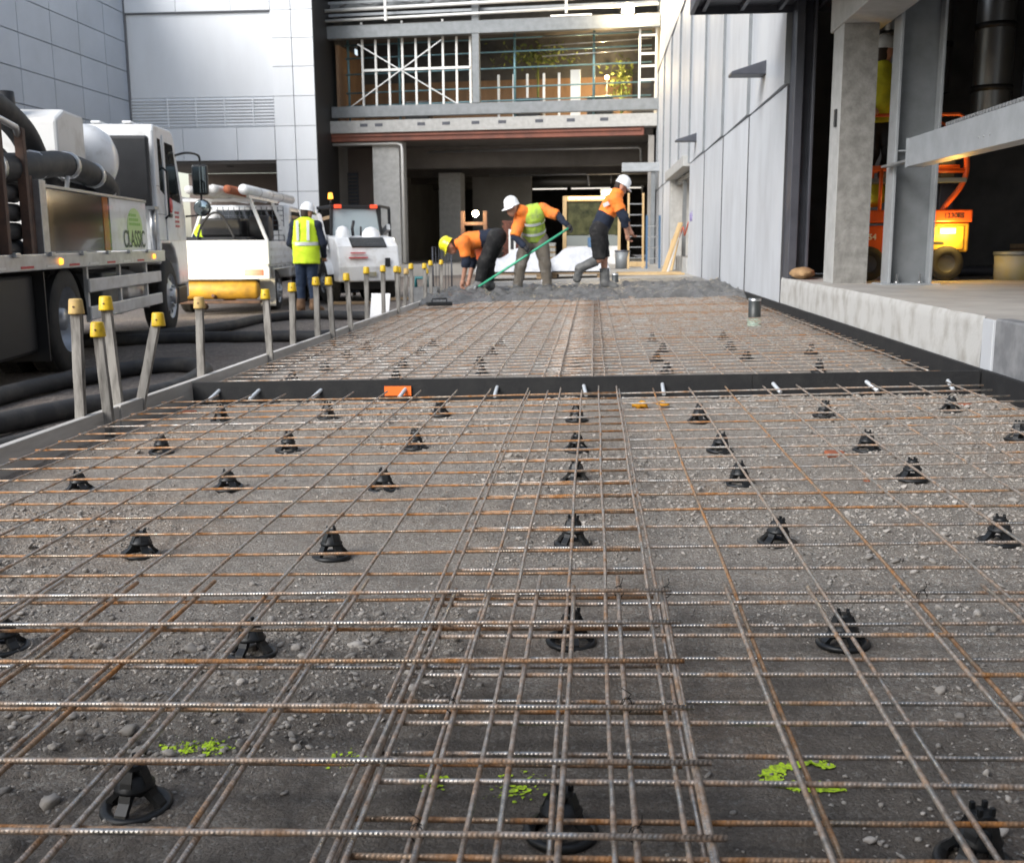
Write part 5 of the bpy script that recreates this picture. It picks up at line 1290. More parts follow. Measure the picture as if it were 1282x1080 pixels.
part('mudflap', M['white_dirty'], U, lambda m: m.span(-.52, -.50, -.88, -.62, .12, .76), .004)
for (x0, x1, y0, y1) in ((-1.06, -1.02, -.89, -.62), (-1.06, -1.02, .89, .62), (.9, .9, -.89, -.62), (.9, .9, .89, .62)):
    part('corner_post', M['white'], U, lambda m: m.beam((x0, y0, 1.22), (x1, y1, 1.92), .05, .05), .006)
for y in (-.62, .62): part('rack_rail', M['white'], U, lambda m: m.beam((-1.15, y, 1.945), (1.35, y, 1.945), .05, .05), .006)
part('rack_crossbar', M['white'], U, lambda m: m.beam((-1.02, -.645, 1.89), (-1.02, .645, 1.89), .05, .05), .006)
part('cage_mesh', M['steel_dark'], U, lambda m: [m.tube([(.98, -.8 + .1 * k, 1.22), (.98, -.8 + .1 * k, 1.85)], .008, 5) for k in range(17)] + [m.tube([(.98, -.8, 1.24 + .09 * k), (.98, .8, 1.24 + .09 * k)], .008, 5) for k in range(7)])
part('machinery', M['black'], U, lambda m: (m.span(-.7, .8, -.5, .6, .87, 1.30), m.span(-.3, .6, -.3, .4, 1.30, 1.62), m.lathe([(0, -.2), (.25, -.18), (.25, .18), (0, .2)], 16, (.1, -.55, 1.42), 'y')), .04)
part('looped_cable', M['hose'], U, lambda m: m.tube(smooth_path([(-.8, -.3, 1.25), (-.7, -.1, 1.62), (-.6, .1, 1.7), (-.6, .3, 1.5), (-.8, .35, 1.2)], 5), .02, 6))
uc = part('cab', M['white'], U, lambda m: m.prism([(1.36, .55), (1.36, 1.40), (1.48, 1.86), (1.62, 1.90), (2.55, 1.88), (2.70, 1.82), (3.25, 1.28), (4.05, 1.12), (4.2, .95), (4.2, .50)], 'y', -.82, .82), .05, seg=3)
part('rear_window', M['glass_dark'], uc, lambda m: m.prism([(1.372, 1.42), (1.475, 1.80), (1.465, 1.81), (1.36, 1.43)], 'y', -.62, .62))
part('side_window', M['glass_dark'], uc, lambda m: m.prism([(1.62, 1.36), (1.70, 1.78), (2.55, 1.78), (3.0, 1.34)], 'y', -.828, -.80))
part('door_line', M['joint'], uc, lambda m: m.span(1.58, 1.60, -.823, -.80, .65, 1.80))
part('side_mirror', M['white'], uc, lambda m: m.span(2.85, 2.97, -1.02, -.84, 1.34, 1.52), .03)
rp = thing('pipe_bundle', 'white plastic pipes strapped on the rack of the white utility', 'pipes', (-6.40, 18.41, -.262), rz=R(96))
for k, (y, z, r, x0, x1, mm) in enumerate(((-.60, 2.05, .085, -1.35, 3.0, 'white'), (-.40, 2.04, .07, -1.6, 2.6, 'brick_orange'), (-.20, 2.04, .075, -1.7, 2.4, 'white_dirty'), (.02, 2.05, .085, -1.8, 2.2, 'white'), (.24, 2.04, .07, -1.5, 2.8, 'white_dirty'))):
    pp = part('pipe', M[mm], rp, lambda m: m.lathe([(0, x0), (r, x0), (r, x1), (0, x1)], 16, (0, y, z), 'x'))
    if k == 0:
        for x in (-.3, .7, 1.7): part('strap', M['black'], pp, lambda m: m.lathe([(r + .004, x), (r + .004, x + .03)], 16, (0, y, z), 'x'))

# ------------------------------------------------------------------ compact loader
Lr = thing('skid_loader', 'small white loader with orange beacon and glazed cab seen from behind', 'loader', (-4.72, 20.75, -.222), rz=R(90 + 30))
for s in (-1, 1):
    wheel(Lr, -.28, s * .56, .40, .26, s, False, .20); wheel(Lr, .80, s * .56, .40, .26, s, False, .20)
part('chassis', M['black'], Lr, lambda m: m.span(-.7, 1.25, -.40, .40, .25, .75), .03)
hd = part('hood', M['white'], Lr, lambda m: m.prism([(-1.02, .42), (-1.06, .70), (-.98, 1.08), (-.78, 1.24), (-.1, 1.30), (.35, 1.12), (.45, .80), (.40, .75), (-.05, .80), (-.45, .78), (-.62, .60), (-.70, .42)], 'y', -.60, .60), .11, seg=4)
part('grille', M['black'], hd, lambda m: m.prism([(-1.00, 1.06), (-.80, 1.225), (-.79, 1.245), (-1.01, 1.075)], 'y', -.36, .32))
for k in range(6): part('grille_slat', M['steel_grey'], hd, lambda m: m.beam((-.985 + k * .034, -.34, 1.095 + k * .027), (-.985 + k * .034, .30, 1.095 + k * .027), .01, .012))
part('tail_latch', M['black'], hd, lambda m: m.span(-1.085, -1.05, -.40, -.30, .70, .86), .008)
part('number_plate', M['bucket'], hd, lambda m: m.span(-1.07, -1.045, -.12, .12, .52, .60))
for s in (-1, 1):
    part('fender', M['white'], Lr, lambda m: m.add([p for k in range(9) for p in ((-.28 + .47 * math.cos(R(20 + 17.5 * k)), s * .56 - .17, .40 + .47 * math.sin(R(20 + 17.5 * k))), (-.28 + .47 * math.cos(R(20 + 17.5 * k)), s * .56 + .17, .40 + .47 * math.sin(R(20 + 17.5 * k))))], [(2 * k, 2 * k + 1, 2 * k + 3, 2 * k + 2) for k in range(8)], 0, True))
for (y0, y1, z0) in ((.08, .36, .96), (.04, .40, .87)): part('red_marking', M['lettering_red'], hd, lambda m: m.beam((-1.052 + (.96 - z0) * -.1, y0, z0), (-1.052 + (.96 - z0) * -.1, y1, z0), .05, .02))
for (x0, x1, z0) in ((-.62, -.38, .98), (-.30, -.12, .98)): part('red_marking', M['lettering_red'], hd, lambda m: m.span(x0, x1, -.607, -.603, z0, z0 + .10))
cb = part('cab_frame', M['black'], Lr, lambda m: (m.beam((-.30, -.52, 1.15), (-.20, -.46, 1.80), .06, .06), m.beam((-.30, .52, 1.15), (-.20, .46, 1.80), .06, .06), m.beam((.75, -.52, .7), (.65, -.46, 1.80), .06, .06), m.beam((.75, .52, .7), (.65, .46, 1.80), .06, .06), m.span(-.26, .72, -.50, .50, 1.80, 1.86)), .01)
part('rear_glass', M['glass_pale'], Lr, lambda m: m.prism([(-.285, 1.24), (-.205, 1.79), (-.195, 1.79), (-.275, 1.24)], 'y', -.47, .47))
part('side_glass', M['glass_dark'], Lr, lambda m: m.prism([(-.2, 1.2), (-.14, 1.76), (.6, 1.76), (.68, 1.0), (.1, 1.0)], 'y', -.50, -.485))
part('seat', M['black_plastic'], Lr, lambda m: (m.span(.0, .14, -.2, .2, 1.0, 1.5), m.span(.0, .5, -.22, .22, .9, 1.02)), .04)
part('control_lever', M['black'], Lr, lambda m: (m.tube([(-.45, .12, 1.28), (-.47, .14, 1.42), (-.45, .1, 1.56)], .03, 8), m.tube([(-.4, -.05, 1.28), (-.38, -.06, 1.45)], .02, 8)))
part('engine_cap', M['white'], Lr, lambda m: (m.lathe([(0, 1.47), (.08, 1.44), (.13, 1.36), (.14, 1.25)], 16, (-.55, .36, 0)), m.lathe([(0, 1.45), (.10, 1.42), (.17, 1.34), (.18, 1.25)], 16, (-.5, -.22, 0))))
part('beacon', M['amber'], Lr, lambda m: m.lathe([(0, 2.10), (.04, 2.09), (.05, 2.0), (.05, 1.98)], 12, (-.1, .44, 0)))
part('beacon_post', M['black'], Lr, lambda m: m.tube([(-.1, .44, 1.86), (-.1, .44, 1.98)], .015, 6))
for y in (-.36, .36): part('work_lamp', M['red_lens'], Lr, lambda m: m.span(-.32, -.265, y - .07, y + .07, 1.80, 1.87), .01)
part('open_door', M['black'], Lr, lambda m: (m.beam((.1, -.62, .72), (.15, -.62, 1.86), .05, .05), m.beam((.75, -1.05, .72), (.72, -1.02, 1.84), .05, .05), m.beam((.15, -.62, 1.86), (.72, -1.02, 1.84), .05, .05), m.beam((.1, -.62, .75), (.75, -1.05, .75), .05, .05)))
part('arm', M['white_dirty'], Lr, lambda m: (m.beam((-.5, .68, 1.0), (-.15, .70, 1.66), .08, .12), m.beam((-.15, .70, 1.66), (1.5, .70, .9), .08, .12), m.beam((-.15, -.70, 1.45), (1.5, -.70, .9), .08, .12)), .01)
part('bucket', M['steel_dark'], Lr, lambda m: m.prism([(1.4, .1), (2.0, .1), (1.55, .7), (1.4, .7)], 'y', -.8, .8), .02)
# timber frame leaning behind the vest man
t = thing('timber_trestle', 'pinkish timber trestle standing between the vest man and the loader', 'trestle', (-5.55, 22.6, -.2))
part('leg', M['pallet_wood'], t, lambda m: (m.beam((-.12, 0, 0), (.02, 0, 1.72), .05, .07), m.beam((.42, 0, 0), (.24, 0, 1.72), .05, .07)))
part('rail', M['pallet_wood'], t, lambda m: m.beam((-.28, .06, 1.62), (.55, .06, 1.82), .05, .07)); part('rail', M['pallet_wood'], t, lambda m: m.beam((-.1, .06, .8), (.4, .06, .9), .05, .07))
# wire crate and small clutter right of the loader
t = thing('wire_barrier', 'dark wire mesh barrier standing right of the loader', 'barrier', (-3.55, 23.5, -.18))
part('frame', M['steel_dark'], t, lambda m: m.tube([(0, 0, 0), (0, 0, 1.0), (.42, 0, 1.0), (.42, 0, 0)], .018, 6))
for k in range(5): part('wire', M['steel_dark'], t, lambda m: m.tube([(.07 + k * .07, 0, .05), (.07 + k * .07, 0, 1.0)], .007, 5))
t = thing('white_sheet', 'white board leaning behind the stakes near the wet concrete', 'board', (-2.98, 14.6, -.18)); part('board', M['white'], t, lambda m: m.beam((0, 0, 0), (.02, .1, .40), .28, .02))
t = thing('steel_crate', 'galvanised crate of fittings behind the farthest stakes', 'crate', (-3.2, 18.3, -.19))
part('box', M['galv'], t, lambda m: (m.span(0, .5, 0, .02, 0, .34), m.span(0, .5, .38, .4, 0, .34), m.span(0, .02, .02, .38, 0, .34), m.span(.48, .5, .02, .38, 0, .34), m.span(.02, .48, .02, .38, 0, .03))); part('handle', M['teal'], t, lambda m: m.tube([(.1, .2, .34), (.1, .2, .5), (.3, .2, .5), (.3, .2, .34)], .03, 8))

# ------------------------------------------------------------------ hoses on the yard
def hose(pts, r, lab, z0=None):
    P = smooth_path([(x, y, yz(x) + .012 + r + (z0 or 0)) for x, y in pts], 8)
    tag(MB().tube(P, r, 14).build('pump_hose', M['hose']), lab, 'hose', 'thick black pump hoses on the yard')
hose([(-4.2, 4.2), (-4.15, 5.4), (-4.14, 6.46), (-4.19, 7.11), (-4.17, 7.74), (-4.06, 8.31), (-3.86, 8.83), (-3.53, 8.9), (-3.22, 8.5), (-3.06, 7.9), (-2.99, 7.3), (-3.08, 6.85), (-3.30, 6.45), (-3.5, 5.8), (-3.6, 5.2), (-3.62, 4.2)], .066, 'thick black hose looping back beside the nearest stakes')
hose([(-3.3, 4.3), (-3.12, 5.0), (-2.95, 5.6), (-2.85, 6.1)], .05, 'thinner dark hose close to the near form board')
hose([(-6.2, 12.0), (-5.2, 12.6), (-4.82, 13.6), (-4.75, 14.9), (-4.3, 15.6), (-3.6, 15.2), (-3.0, 14.9), (-2.75, 15.4)], .065, 'black hose lying at the feet of the vest man')
hose([(-6.6, 11.2), (-5.6, 11.7), (-4.6, 11.85), (-3.93, 11.75), (-3.46, 11.7), (-3.0, 11.6), (-2.75, 12.4)], .065, 'black hose crossing behind the middle stakes')
for i, (x, y, L, a) in enumerate(((-3.4, 20.5, 1.2, .5), (-4.4, 19.4, 1.0, .05))):
    m = MB(); m.box((0, 0, .03), (L, .09, .05)); tag(m.build('timber_offcut', M['pallet_wood'], None, .004, loc=(x, y, yz(x) + .01), rot=(0, 0, a)), ['timber offcut lying beyond the loader', 'timber offcut lying in front of the loader'][i], 'timber')

# ================================================================== PEOPLE: smooth-blended bodies meshed with surface nets
def surf_net(prims, h=.016, k=.035, grow=0.0):
    """prims: (a, b, ra, rb, flat_axis|None, flat, cut) tapered capsules -> verts, quads"""
    A = np.array([p[0] for p in prims], float); B = np.array([p[1] for p in prims], float)
    mr = max(max(p[2], p[3]) for p in prims) + grow + .03
    lo = np.minimum(A.min(0), B.min(0)) - mr; hi = np.maximum(A.max(0), B.max(0)) + mr
    n = np.ceil((hi - lo) / h).astype(int) + 1
    ax = [lo[i] + h * np.arange(n[i]) for i in range(3)]
    P = np.stack(np.meshgrid(*ax, indexing='ij'), -1)
    D = None
    for p in prims:
        a, b = np.array(p[0], float), np.array(p[1], float)
        ra, rb = p[2] + grow, p[3] + grow
        q = P - a; d = b - a; L2 = max(d @ d, 1e-9)
        tu = (q @ d) / L2; t = np.clip(tu, 0, 1)
        e = q - t[..., None] * d
        if p[4] is not None:
            f = np.array(p[4], float); f /= np.linalg.norm(f)
            c = e @ f
            e = e + (c * (p[5] - 1))[..., None] * f
        dist = np.sqrt((e * e).sum(-1)) - (ra + (rb - ra) * t)
        cut = p[6] if len(p) > 6 else ''
        L = math.sqrt(L2)
        if 'b' in cut: dist = np.maximum(dist, (tu - 1) * L)
        if 'a' in cut: dist = np.maximum(dist, -tu * L)
        if D is None: D = dist
        else:
            hh = np.clip(.5 + .5 * (D - dist) / k, 0, 1)
            D = D * (1 - hh) + dist * hh - k * hh * (1 - hh)
    s = D < 0
    c8 = [(i, j, l) for i in (0, 1) for j in (0, 1) for l in (0, 1)]
    sl = lambda X, o: X[o[0]:X.shape[0] - 1 + o[0], o[1]:X.shape[1] - 1 + o[1], o[2]:X.shape[2] - 1 + o[2]]
    cnt = sum(sl(s, o).astype(int) for o in c8)
    mask = (cnt > 0) & (cnt < 8)
    idx = np.full(mask.shape, -1); cells = np.argwhere(mask); idx[mask] = np.arange(len(cells))
    acc = np.zeros((len(cells), 3)); num = np.zeros(len(cells))
    for o in c8:
        for axis in range(3):
            if o[axis]: continue
            o2 = list(o); o2[axis] = 1
            d0 = sl(D, o)[mask]; d1 = sl(D, o2)[mask]
            x = (d0 < 0) != (d1 < 0)
            t = np.where(x, d0 / np.where(d0 == d1, 1, d0 - d1), 0)
            pos = np.array(o, float)[None] + t[:, None] * np.eye(3)[axis]
            acc[x] += pos[x]; num[x] += 1
    V = lo + h * (cells + acc / num[:, None])
    F = []
    for axis in range(3):
        u, w = (axis + 1) % 3, (axis + 2) % 3
        s0 = np.take(s, range(0, s.shape[axis] - 1), axis); s1 = np.take(s, range(1, s.shape[axis]), axis)
        for flip in (0, 1):
            E_ = np.argwhere((s0 & ~s1) if not flip else (~s0 & s1))
            E_ = E_[(E_[:, u] > 0) & (E_[:, w] > 0) & (E_[:, u] < mask.shape[u]) & (E_[:, w] < mask.shape[w])]
            def cell(du, dw):
                c = E_.copy(); c[:, u] -= du; c[:, w] -= dw
                return idx[c[:, 0], c[:, 1], c[:, 2]]
            q = np.stack([cell(1, 1), cell(0, 1), cell(0, 0), cell(1, 0)], 1)
            if flip: q = q[:, ::-1]
            F.append(q[(q >= 0).all(1)])
    return V, np.concatenate(F)

def limb(a, b, ra, rb, cut=''): return (a, b, ra, rb, None, 1, cut)
def vlerp(a, b, t): return tuple(np.array(a) + (np.array(b) - np.array(a)) * t)
def sub_limb(a, b, ra, rb, t0, t1, cut='ab'): return limb(vlerp(a, b, t0), vlerp(a, b, t1), ra + (rb - ra) * t0, ra + (rb - ra) * t1, cut)

def person(label, loc, J, front, face, hat, clothes, hat_up=None, hands='skin', scale=1.05, group='workers on the site'):
    """J: joints in metres relative to loc; clothes: list of (name, material, [(segment, t0, t1)], grow)"""
    root = thing('person', label, 'person', loc, group=group)
    root.scale = (scale,) * 3
    P = {k: np.array(v, float) for k, v in J.items()}
    f = np.array(front, float); f /= np.linalg.norm(f)
    fc = np.array(face, float); fc /= np.linalg.norm(fc)
    mid = lambda a, b, t=.5: P[a] + (P[b] - P[a]) * t
    waist = mid('pelvis', 'chest', .5)
    segs = {'hip': (P['hipL'], P['hipR'], .098, .098, None, 1), 'belly': (P['pelvis'], waist, .125, .122, f, 1.15), 'ribs': (waist, P['chest'], .122, .140, f, 1.22),
            'yoke': (P['shL'], P['shR'], .068, .068, None, 1), 'trap': (P['chest'], P['neck'], .10, .06, f, 1.1), 'neck': (P['neck'], P['head'], .055, .055, None, 1)}
    for s in 'LR':
        segs['uparm' + s] = (P['sh' + s], P['el' + s], .058, .046, None, 1)
        segs['forearm' + s] = (P['el' + s], P['ha' + s], .044, .031, None, 1)
        segs['thigh' + s] = (P['hip' + s], P['kn' + s], .092, .062, None, 1)
        segs['calf' + s] = (P['kn' + s], P['an' + s], .060, .042, None, 1)
        segs['foot' + s] = (P['an' + s], P['to' + s], .042, .036, None, 1)
    hu = np.array(hat_up if hat_up is not None else (P['head'] - P['neck']), float); hu /= np.linalg.norm(hu)
    fc = fc - hu * (fc @ hu); fc /= np.linalg.norm(fc)
    side = np.cross(fc, hu)
    hd = P['head']
    body = list(segs.values())
    body += [limb(hd + hu * .035 - fc * .012, hd + hu * .035 + fc * .008, .092, .088), limb(hd - hu * .045 + fc * .022, hd - hu * .075 + fc * .045, .066, .046),
             limb(hd + fc * .088, hd - hu * .028 + fc * .102, .012, .017), limb(hd - hu * .058 + fc * .083, hd - hu * .062 + fc * .086, .018, .018)]
    for s in (-1, 1): body.append(limb(hd + side * .083 * s + hu * .012, hd + side * .083 * s - hu * .03, .018, .012))
    V, F = surf_net([p if len(p) > 5 else p for p in body], .0155, .03)
    m = MB(); m.add(V.tolist(), F.tolist(), 0, True)
    # hands: palm and five bent fingers continuing each forearm
    gl = MB()
    for s in 'LR':
        tgt = gl if hands == 'glove' else m
        d = P['ha' + s] - P['el' + s]; d /= np.linalg.norm(d)
        up_ = np.cross(d, f); up_ /= max(np.linalg.norm(up_), 1e-6)
        nn = np.cross(up_, d)
        w0 = P['ha' + s] - d * .01
        tgt.tube([w0, w0 + d * .03, w0 + d * .07, w0 + d * .095], [.026, .034, .038, .030], 8)
        for i, (o, L) in enumerate(((-.030, .066), (-.010, .076), (.010, .072), (.028, .056))):
            b0 = w0 + d * .088 + up_ * o
            b1 = b0 + d * L * .45 + nn * .012; b2 = b1 + d * L * .25 + nn * .026; b3 = b2 - d * L * .02 + nn * .024
            tgt.tube([b0 - d * .02, b0, b1, b2, b3], [.010, .010, .0095, .009, .0075], 6)
        b0 = w0 + d * .03 - up_ * .034
        tgt.tube([b0, b0 + d * .03 - up_ * .018 + nn * .012, b0 + d * .055 - up_ * .012 + nn * .03], [.013, .0115, .009], 6)
    m.build('body', M['skin'], root)
    if hands == 'glove':
        gl.build('gloves', M['glove'], root)
    # eyes
    e = MB()
    for s in (-1, 1): e.lathe([(0, -.008), (.008, -.005), (.010, 0), (0, .006)], 8, tuple(hd + fc * .092 + side * .032 * s + hu * .012))
    e.build('eyes', M['hair'], root)
    # hair under the hat
    hv, hf = surf_net([limb(hd + hu * .03 - fc * .03, hd - hu * .03 - fc * .035, .088, .07)], .016, .02)
    obj_np('hair', hv, hf, M['hair'], root, True)
    cl2 = []
    for c_ in clothes:
        if c_[0] == 'boots':
            for s in 'LR': cl2.append(('boot', c_[1], [i for i in c_[2] if i[0].endswith(s)], c_[3]))
        else: cl2.append(c_)
    for (nm, mt, sl, grow, *ex) in cl2:
        pr = []
        for it in sl:
            if it[0] == 'raw':
                pr.append((np.array(it[1], float), np.array(it[2], float), it[3], it[4], f, it[5], it[6])); continue
            key, t0, t1 = it[:3]; cut = it[3] if len(it) > 3 else ''
            a, b, ra, rb, fx, fl = segs[key]
            pr.append((a + (b - a) * t0, a + (b - a) * t1, ra + (rb - ra) * t0, ra + (rb - ra) * t1, fx, fl, cut))
        v, q = surf_net(pr, .0155, .035, grow)
        # cloth folds
        v2 = v.copy()
        for i in range(len(v)):
            w = Vector(v[i]) * 9
            n_ = mnoise.noise(w) * .012 + mnoise.noise(w * 2.4) * .008 + mnoise.noise(w * 5) * .003
            v2[i] += np.array((1, .6, .3)) * n_
        obj_np(nm, v2, q, M[mt], root, True)
    # hard hat
    Mx = Matrix((side.tolist(), fc.tolist(), hu.tolist())).transposed()
    hm = MB(); c = hd + hu * .055
    hm.lathe([(.0, .135), (.035, .132), (.075, .112), (.105, .07), (.118, .02), (.120, -.012), (.126, -.016), (.126, -.022), (.112, -.018)], 26, tuple(c), 'z', M=Mx)
    hl = hm.build('hard_hat', M[hat], root); 
    bm_ = MB(); pts = []
    for i in range(11):
        a = R(20 + 14 * i)
        pts.append((.119 * math.cos(a), .119 * math.sin(a), -.012)); pts.append((.137 * math.cos(a), .185 * math.sin(a), -.032))
    vs = [tuple(np.array(c) + np.array((Mx @ Vector(p))[:])) for p in pts]
    vs2 = [tuple(np.array(v) - hu * .007) for v in vs]
    N = len(vs)
    fs = [(2 * i, 2 * i + 1, 2 * i + 3, 2 * i + 2) for i in range(10)] + [(N + 2 * i, N + 2 * i + 2, N + 2 * i + 3, N + 2 * i + 1) for i in range(10)] + [(2 * i + 1, N + 2 * i + 1, N + 2 * i + 3, 2 * i + 3) for i in range(10)]
    bm_.add(vs + vs2, fs, 0, True); bm_.build('peak', M[hat], hl)
    rb_ = MB(); rb_.tube([tuple(np.array(c) + np.array((Mx @ Vector((0, .121 * math.cos(a), .12 * math.sin(a) + .012)))[:])) for a in [R(20 + i * 14) for i in range(11)]], .012, 6); rb_.build('crest', M[hat], hl)
    return root, P, segs

def band(root, name, mt, rings, w):
    """a reflective tape: closed strip through points"""
    m = MB(); m.tube(rings, w, 6, closed=True); m.build(name, M[mt], root)

BOOTS = lambda mt: ('boots', mt, [('calfL', .45, 1.0), ('footL', 0, 1.05), ('calfR', .45, 1.0), ('footR', 0, 1.05)], .016)

# 1: vest man seen from behind
r1, P1, S1 = person('person in yellow safety vest and white hard hat standing with back to camera', (-4.70, 17.25, -.215),
    dict(pelvis=(0, 0, .93), chest=(.0, .02, 1.32), neck=(.0, .04, 1.50), head=(.02, .06, 1.62), shL=(-.19, .02, 1.42), elL=(-.27, .05, 1.14), haL=(-.20, .24, 1.0),
         shR=(.19, .02, 1.42), elR=(.28, .02, 1.13), haR=(.25, .18, .92), hipL=(-.09, 0, .90), knL=(-.11, .02, .50), anL=(-.12, -.03, .10), toL=(-.16, .13, .045),
         hipR=(.09, 0, .90), knR=(.09, .02, .50), anR=(.10, -.02, .10), toR=(.17, .12, .045)), (0, 1, 0), (.55, .83, 0), 'helmet_white',
    [('hoodie', 'navy', [('belly', .3, 1), ('ribs', 0, 1), ('yoke', 0, 1), ('trap', 0, 1), ('neck', 0, .35), ('uparmL', 0, 1), ('forearmL', 0, .95), ('uparmR', 0, 1), ('forearmR', 0, .95)], .016),
     ('trousers', 'trouser_blue', [('hip', 0, 1), ('belly', 0, .45), ('thighL', 0, 1), ('calfL', 0, .93), ('thighR', 0, 1), ('calfR', 0, .93)], .018),
     ('boots', 'boot_brown', [('calfL', .72, 1.0), ('footL', 0, 1.05), ('calfR', .72, 1.0), ('footR', 0, 1.05)], .022),
     ('vest', 'hi_yellow', [('raw', (0, .0, .80), (0, .02, 1.15), .205, .205, 1.25, 'a'), ('raw', (0, .02, 1.15), (0, .02, 1.36), .205, .195, 1.3, ''), ('yoke', .02, .98, 'ab'), ('trap', 0, .6)], .014)], hands='skin', scale=1.0)
def torso_ring(z, rx, ry, cx=0, cy=0, n=28): return [(cx + rx * math.cos(i * 2 * math.pi / n), cy + ry * math.sin(i * 2 * math.pi / n), z) for i in range(n)]
m = MB()
for z0, z1 in ((1.10, 1.155),):
    n = 32
    a = torso_ring(z0, .222, .182, .0, .012, n); b = torso_ring(z1, .222, .182, .0, .013, n)
    m.add(a + b, [(i, (i + 1) % n, n + (i + 1) % n, n + i) for i in range(n)], 0, True)
m.build('reflective_tape', M['tape'], r1)
for sx in (-.085, .085):
    m = MB(); m.beam((sx, -.166, 1.18), (sx * 1.05, -.150, 1.50), .006, .045, upv=(1, 0, 0)); m.build('reflective_tape', M['tape'], r1)

# 2: bent worker with yellow hard hat, facing left
r2, P2, S2 = person('person in yellow hard hat bent double, hands in the wet concrete', (-1.85, 17.5, .10),
    dict(pelvis=(.26, .02, .86), chest=(-.15, .0, .80), neck=(-.33, -.01, .76), head=(-.46, -.02, .72), shL=(-.24, -.19, .78), elL=(-.20, -.20, .48), haL=(-.26, -.16, .20),
         shR=(-.22, .19, .76), elR=(-.14, .20, .46), haR=(-.20, .12, .17), hipL=(.24, -.09, .83), knL=(.06, -.11, .46), anL=(-.02, -.12, .10), toL=(-.16, -.14, .05),
         hipR=(.26, .10, .83), knR=(.12, .13, .46), anR=(.14, .14, .10), toR=(.0, .16, .05)), (-.1, 0, -1), (-.5, 0, -.86), 'helmet_yellow',
    [('shirt_upper', 'hi_orange', [('ribs', .15, 1, 'a'), ('yoke', 0, 1), ('trap', 0, 1), ('uparmL', 0, .75, 'b'), ('uparmR', 0, .75, 'b')], .036),
     ('shirt_lower', 'navy', [('belly', .30, 1), ('ribs', 0, .2, 'b')], .034), ('sleeves', 'navy', [('uparmL', .7, 1, 'a'), ('forearmL', 0, .3, 'b')], .018), ('sleeve_far', 'navy', [('uparmR', .7, 1, 'a'), ('forearmR', 0, .3, 'b')], .018),
     ('trousers', 'trouser_black', [('hip', 0, 1), ('belly', 0, .25), ('thighL', 0, 1), ('calfL', 0, .7), ('thighR', 0, 1), ('calfR', 0, .7)], .034),
     ('boots', 'gumboot', [('calfL', .25, 1.0), ('footL', 0, 1.05), ('calfR', .25, 1.0), ('footR', 0, 1.05)], .026)], hat_up=(-.86, 0, .45))

# 3: worker raking
r3, P3, S3 = person('person in lime vest and white hard hat leaning on a green-handled rake', (-1.0, 17.7, .06),
    dict(pelvis=(.02, .08, .86), chest=(.0, -.10, 1.20), neck=(-.16, -.20, 1.29), head=(-.29, -.27, 1.33), shL=(.16, -.10, 1.31), elL=(.40, -.16, 1.22), haL=(.56, -.24, 1.06),
         shR=(-.18, -.14, 1.16), elR=(-.26, -.28, .90), haR=(-.10, -.36, .74), hipL=(.12, .06, .84), knL=(.20, .0, .46), anL=(.24, .02, .10), toL=(.26, -.13, .05),
         hipR=(-.09, .08, .84), knR=(-.19, .0, .46), anR=(-.24, .02, .10), toR=(-.30, -.12, .05)), (-.3, -.9, -.35), (-.62, -.42, -.55), 'helmet_white',
    [('shirt', 'hi_orange', [('ribs', .4, 1), ('yoke', 0, 1), ('trap', 0, 1), ('neck', 0, .2), ('uparmL', 0, 1, 'b'), ('uparmR', 0, 1, 'b')], .036),
     ('sleeve_cuff', 'navy', [('forearmL', 0, .9)], .014), ('sleeve_far', 'navy', [('forearmR', 0, .9)], .014),
     ('trousers', 'trouser_khaki', [('hip', 0, 1), ('belly', 0, .4), ('thighL', 0, 1), ('calfL', 0, .85), ('thighR', 0, 1), ('calfR', 0, .85)], .032),
     ('boots', 'gumboot', [('calfL', .55, 1.0), ('footL', 0, 1.05), ('calfR', .55, 1.0), ('footR', 0, 1.05)], .026),
     ('vest', 'hi_lime', [('belly', .05, 1, 'a'), ('ribs', 0, 1), ('yoke', .05, .70, 'ab')], .062)], hands='glove', hat_up=(-.30, -.12, .92))
for k, (t, up_) in enumerate(((.35, 0), (.8, 0))):
    c = np.array(P3['pelvis']) * (1 - t) + np.array(P3['chest']) * t
    ax_ = P3['chest'] - P3['pelvis']; ax_ /= np.linalg.norm(ax_)
    e1 = np.cross(ax_, (0, 1, 0)); e1 /= np.linalg.norm(e1); e2 = np.cross(ax_, e1)
    m = MB(); n = 28
    a = [tuple(c + e1 * .200 * math.cos(i * 2 * math.pi / n) + e2 * .182 * math.sin(i * 2 * math.pi / n)) for i in range(n)]
    b = [tuple(np.array(p) + ax_ * .045) for p in a]
    m.add(a + b, [(i, (i + 1) % n, n + (i + 1) % n, n + i) for i in range(n)], 0, True); m.build('reflective_tape', M['tape'], r3)
t = thing('concrete_rake', 'green-handled concrete rake held by the worker in the lime vest', 'rake', (0, 0, 0))
hA, hB = Vector((-.40, 17.42, 1.13)), Vector((-1.86, 17.15, .20))
part('handle', M['green_pole'], t, lambda m: m.tube([hA, hB], .019, 10))
part('blade', M['galv'], t, lambda m: m.box(hB + Vector((-.03, 0, -.02)), (.03, .5, .11), M=Matrix.Rotation(.5, 3, 'Y')), .004)

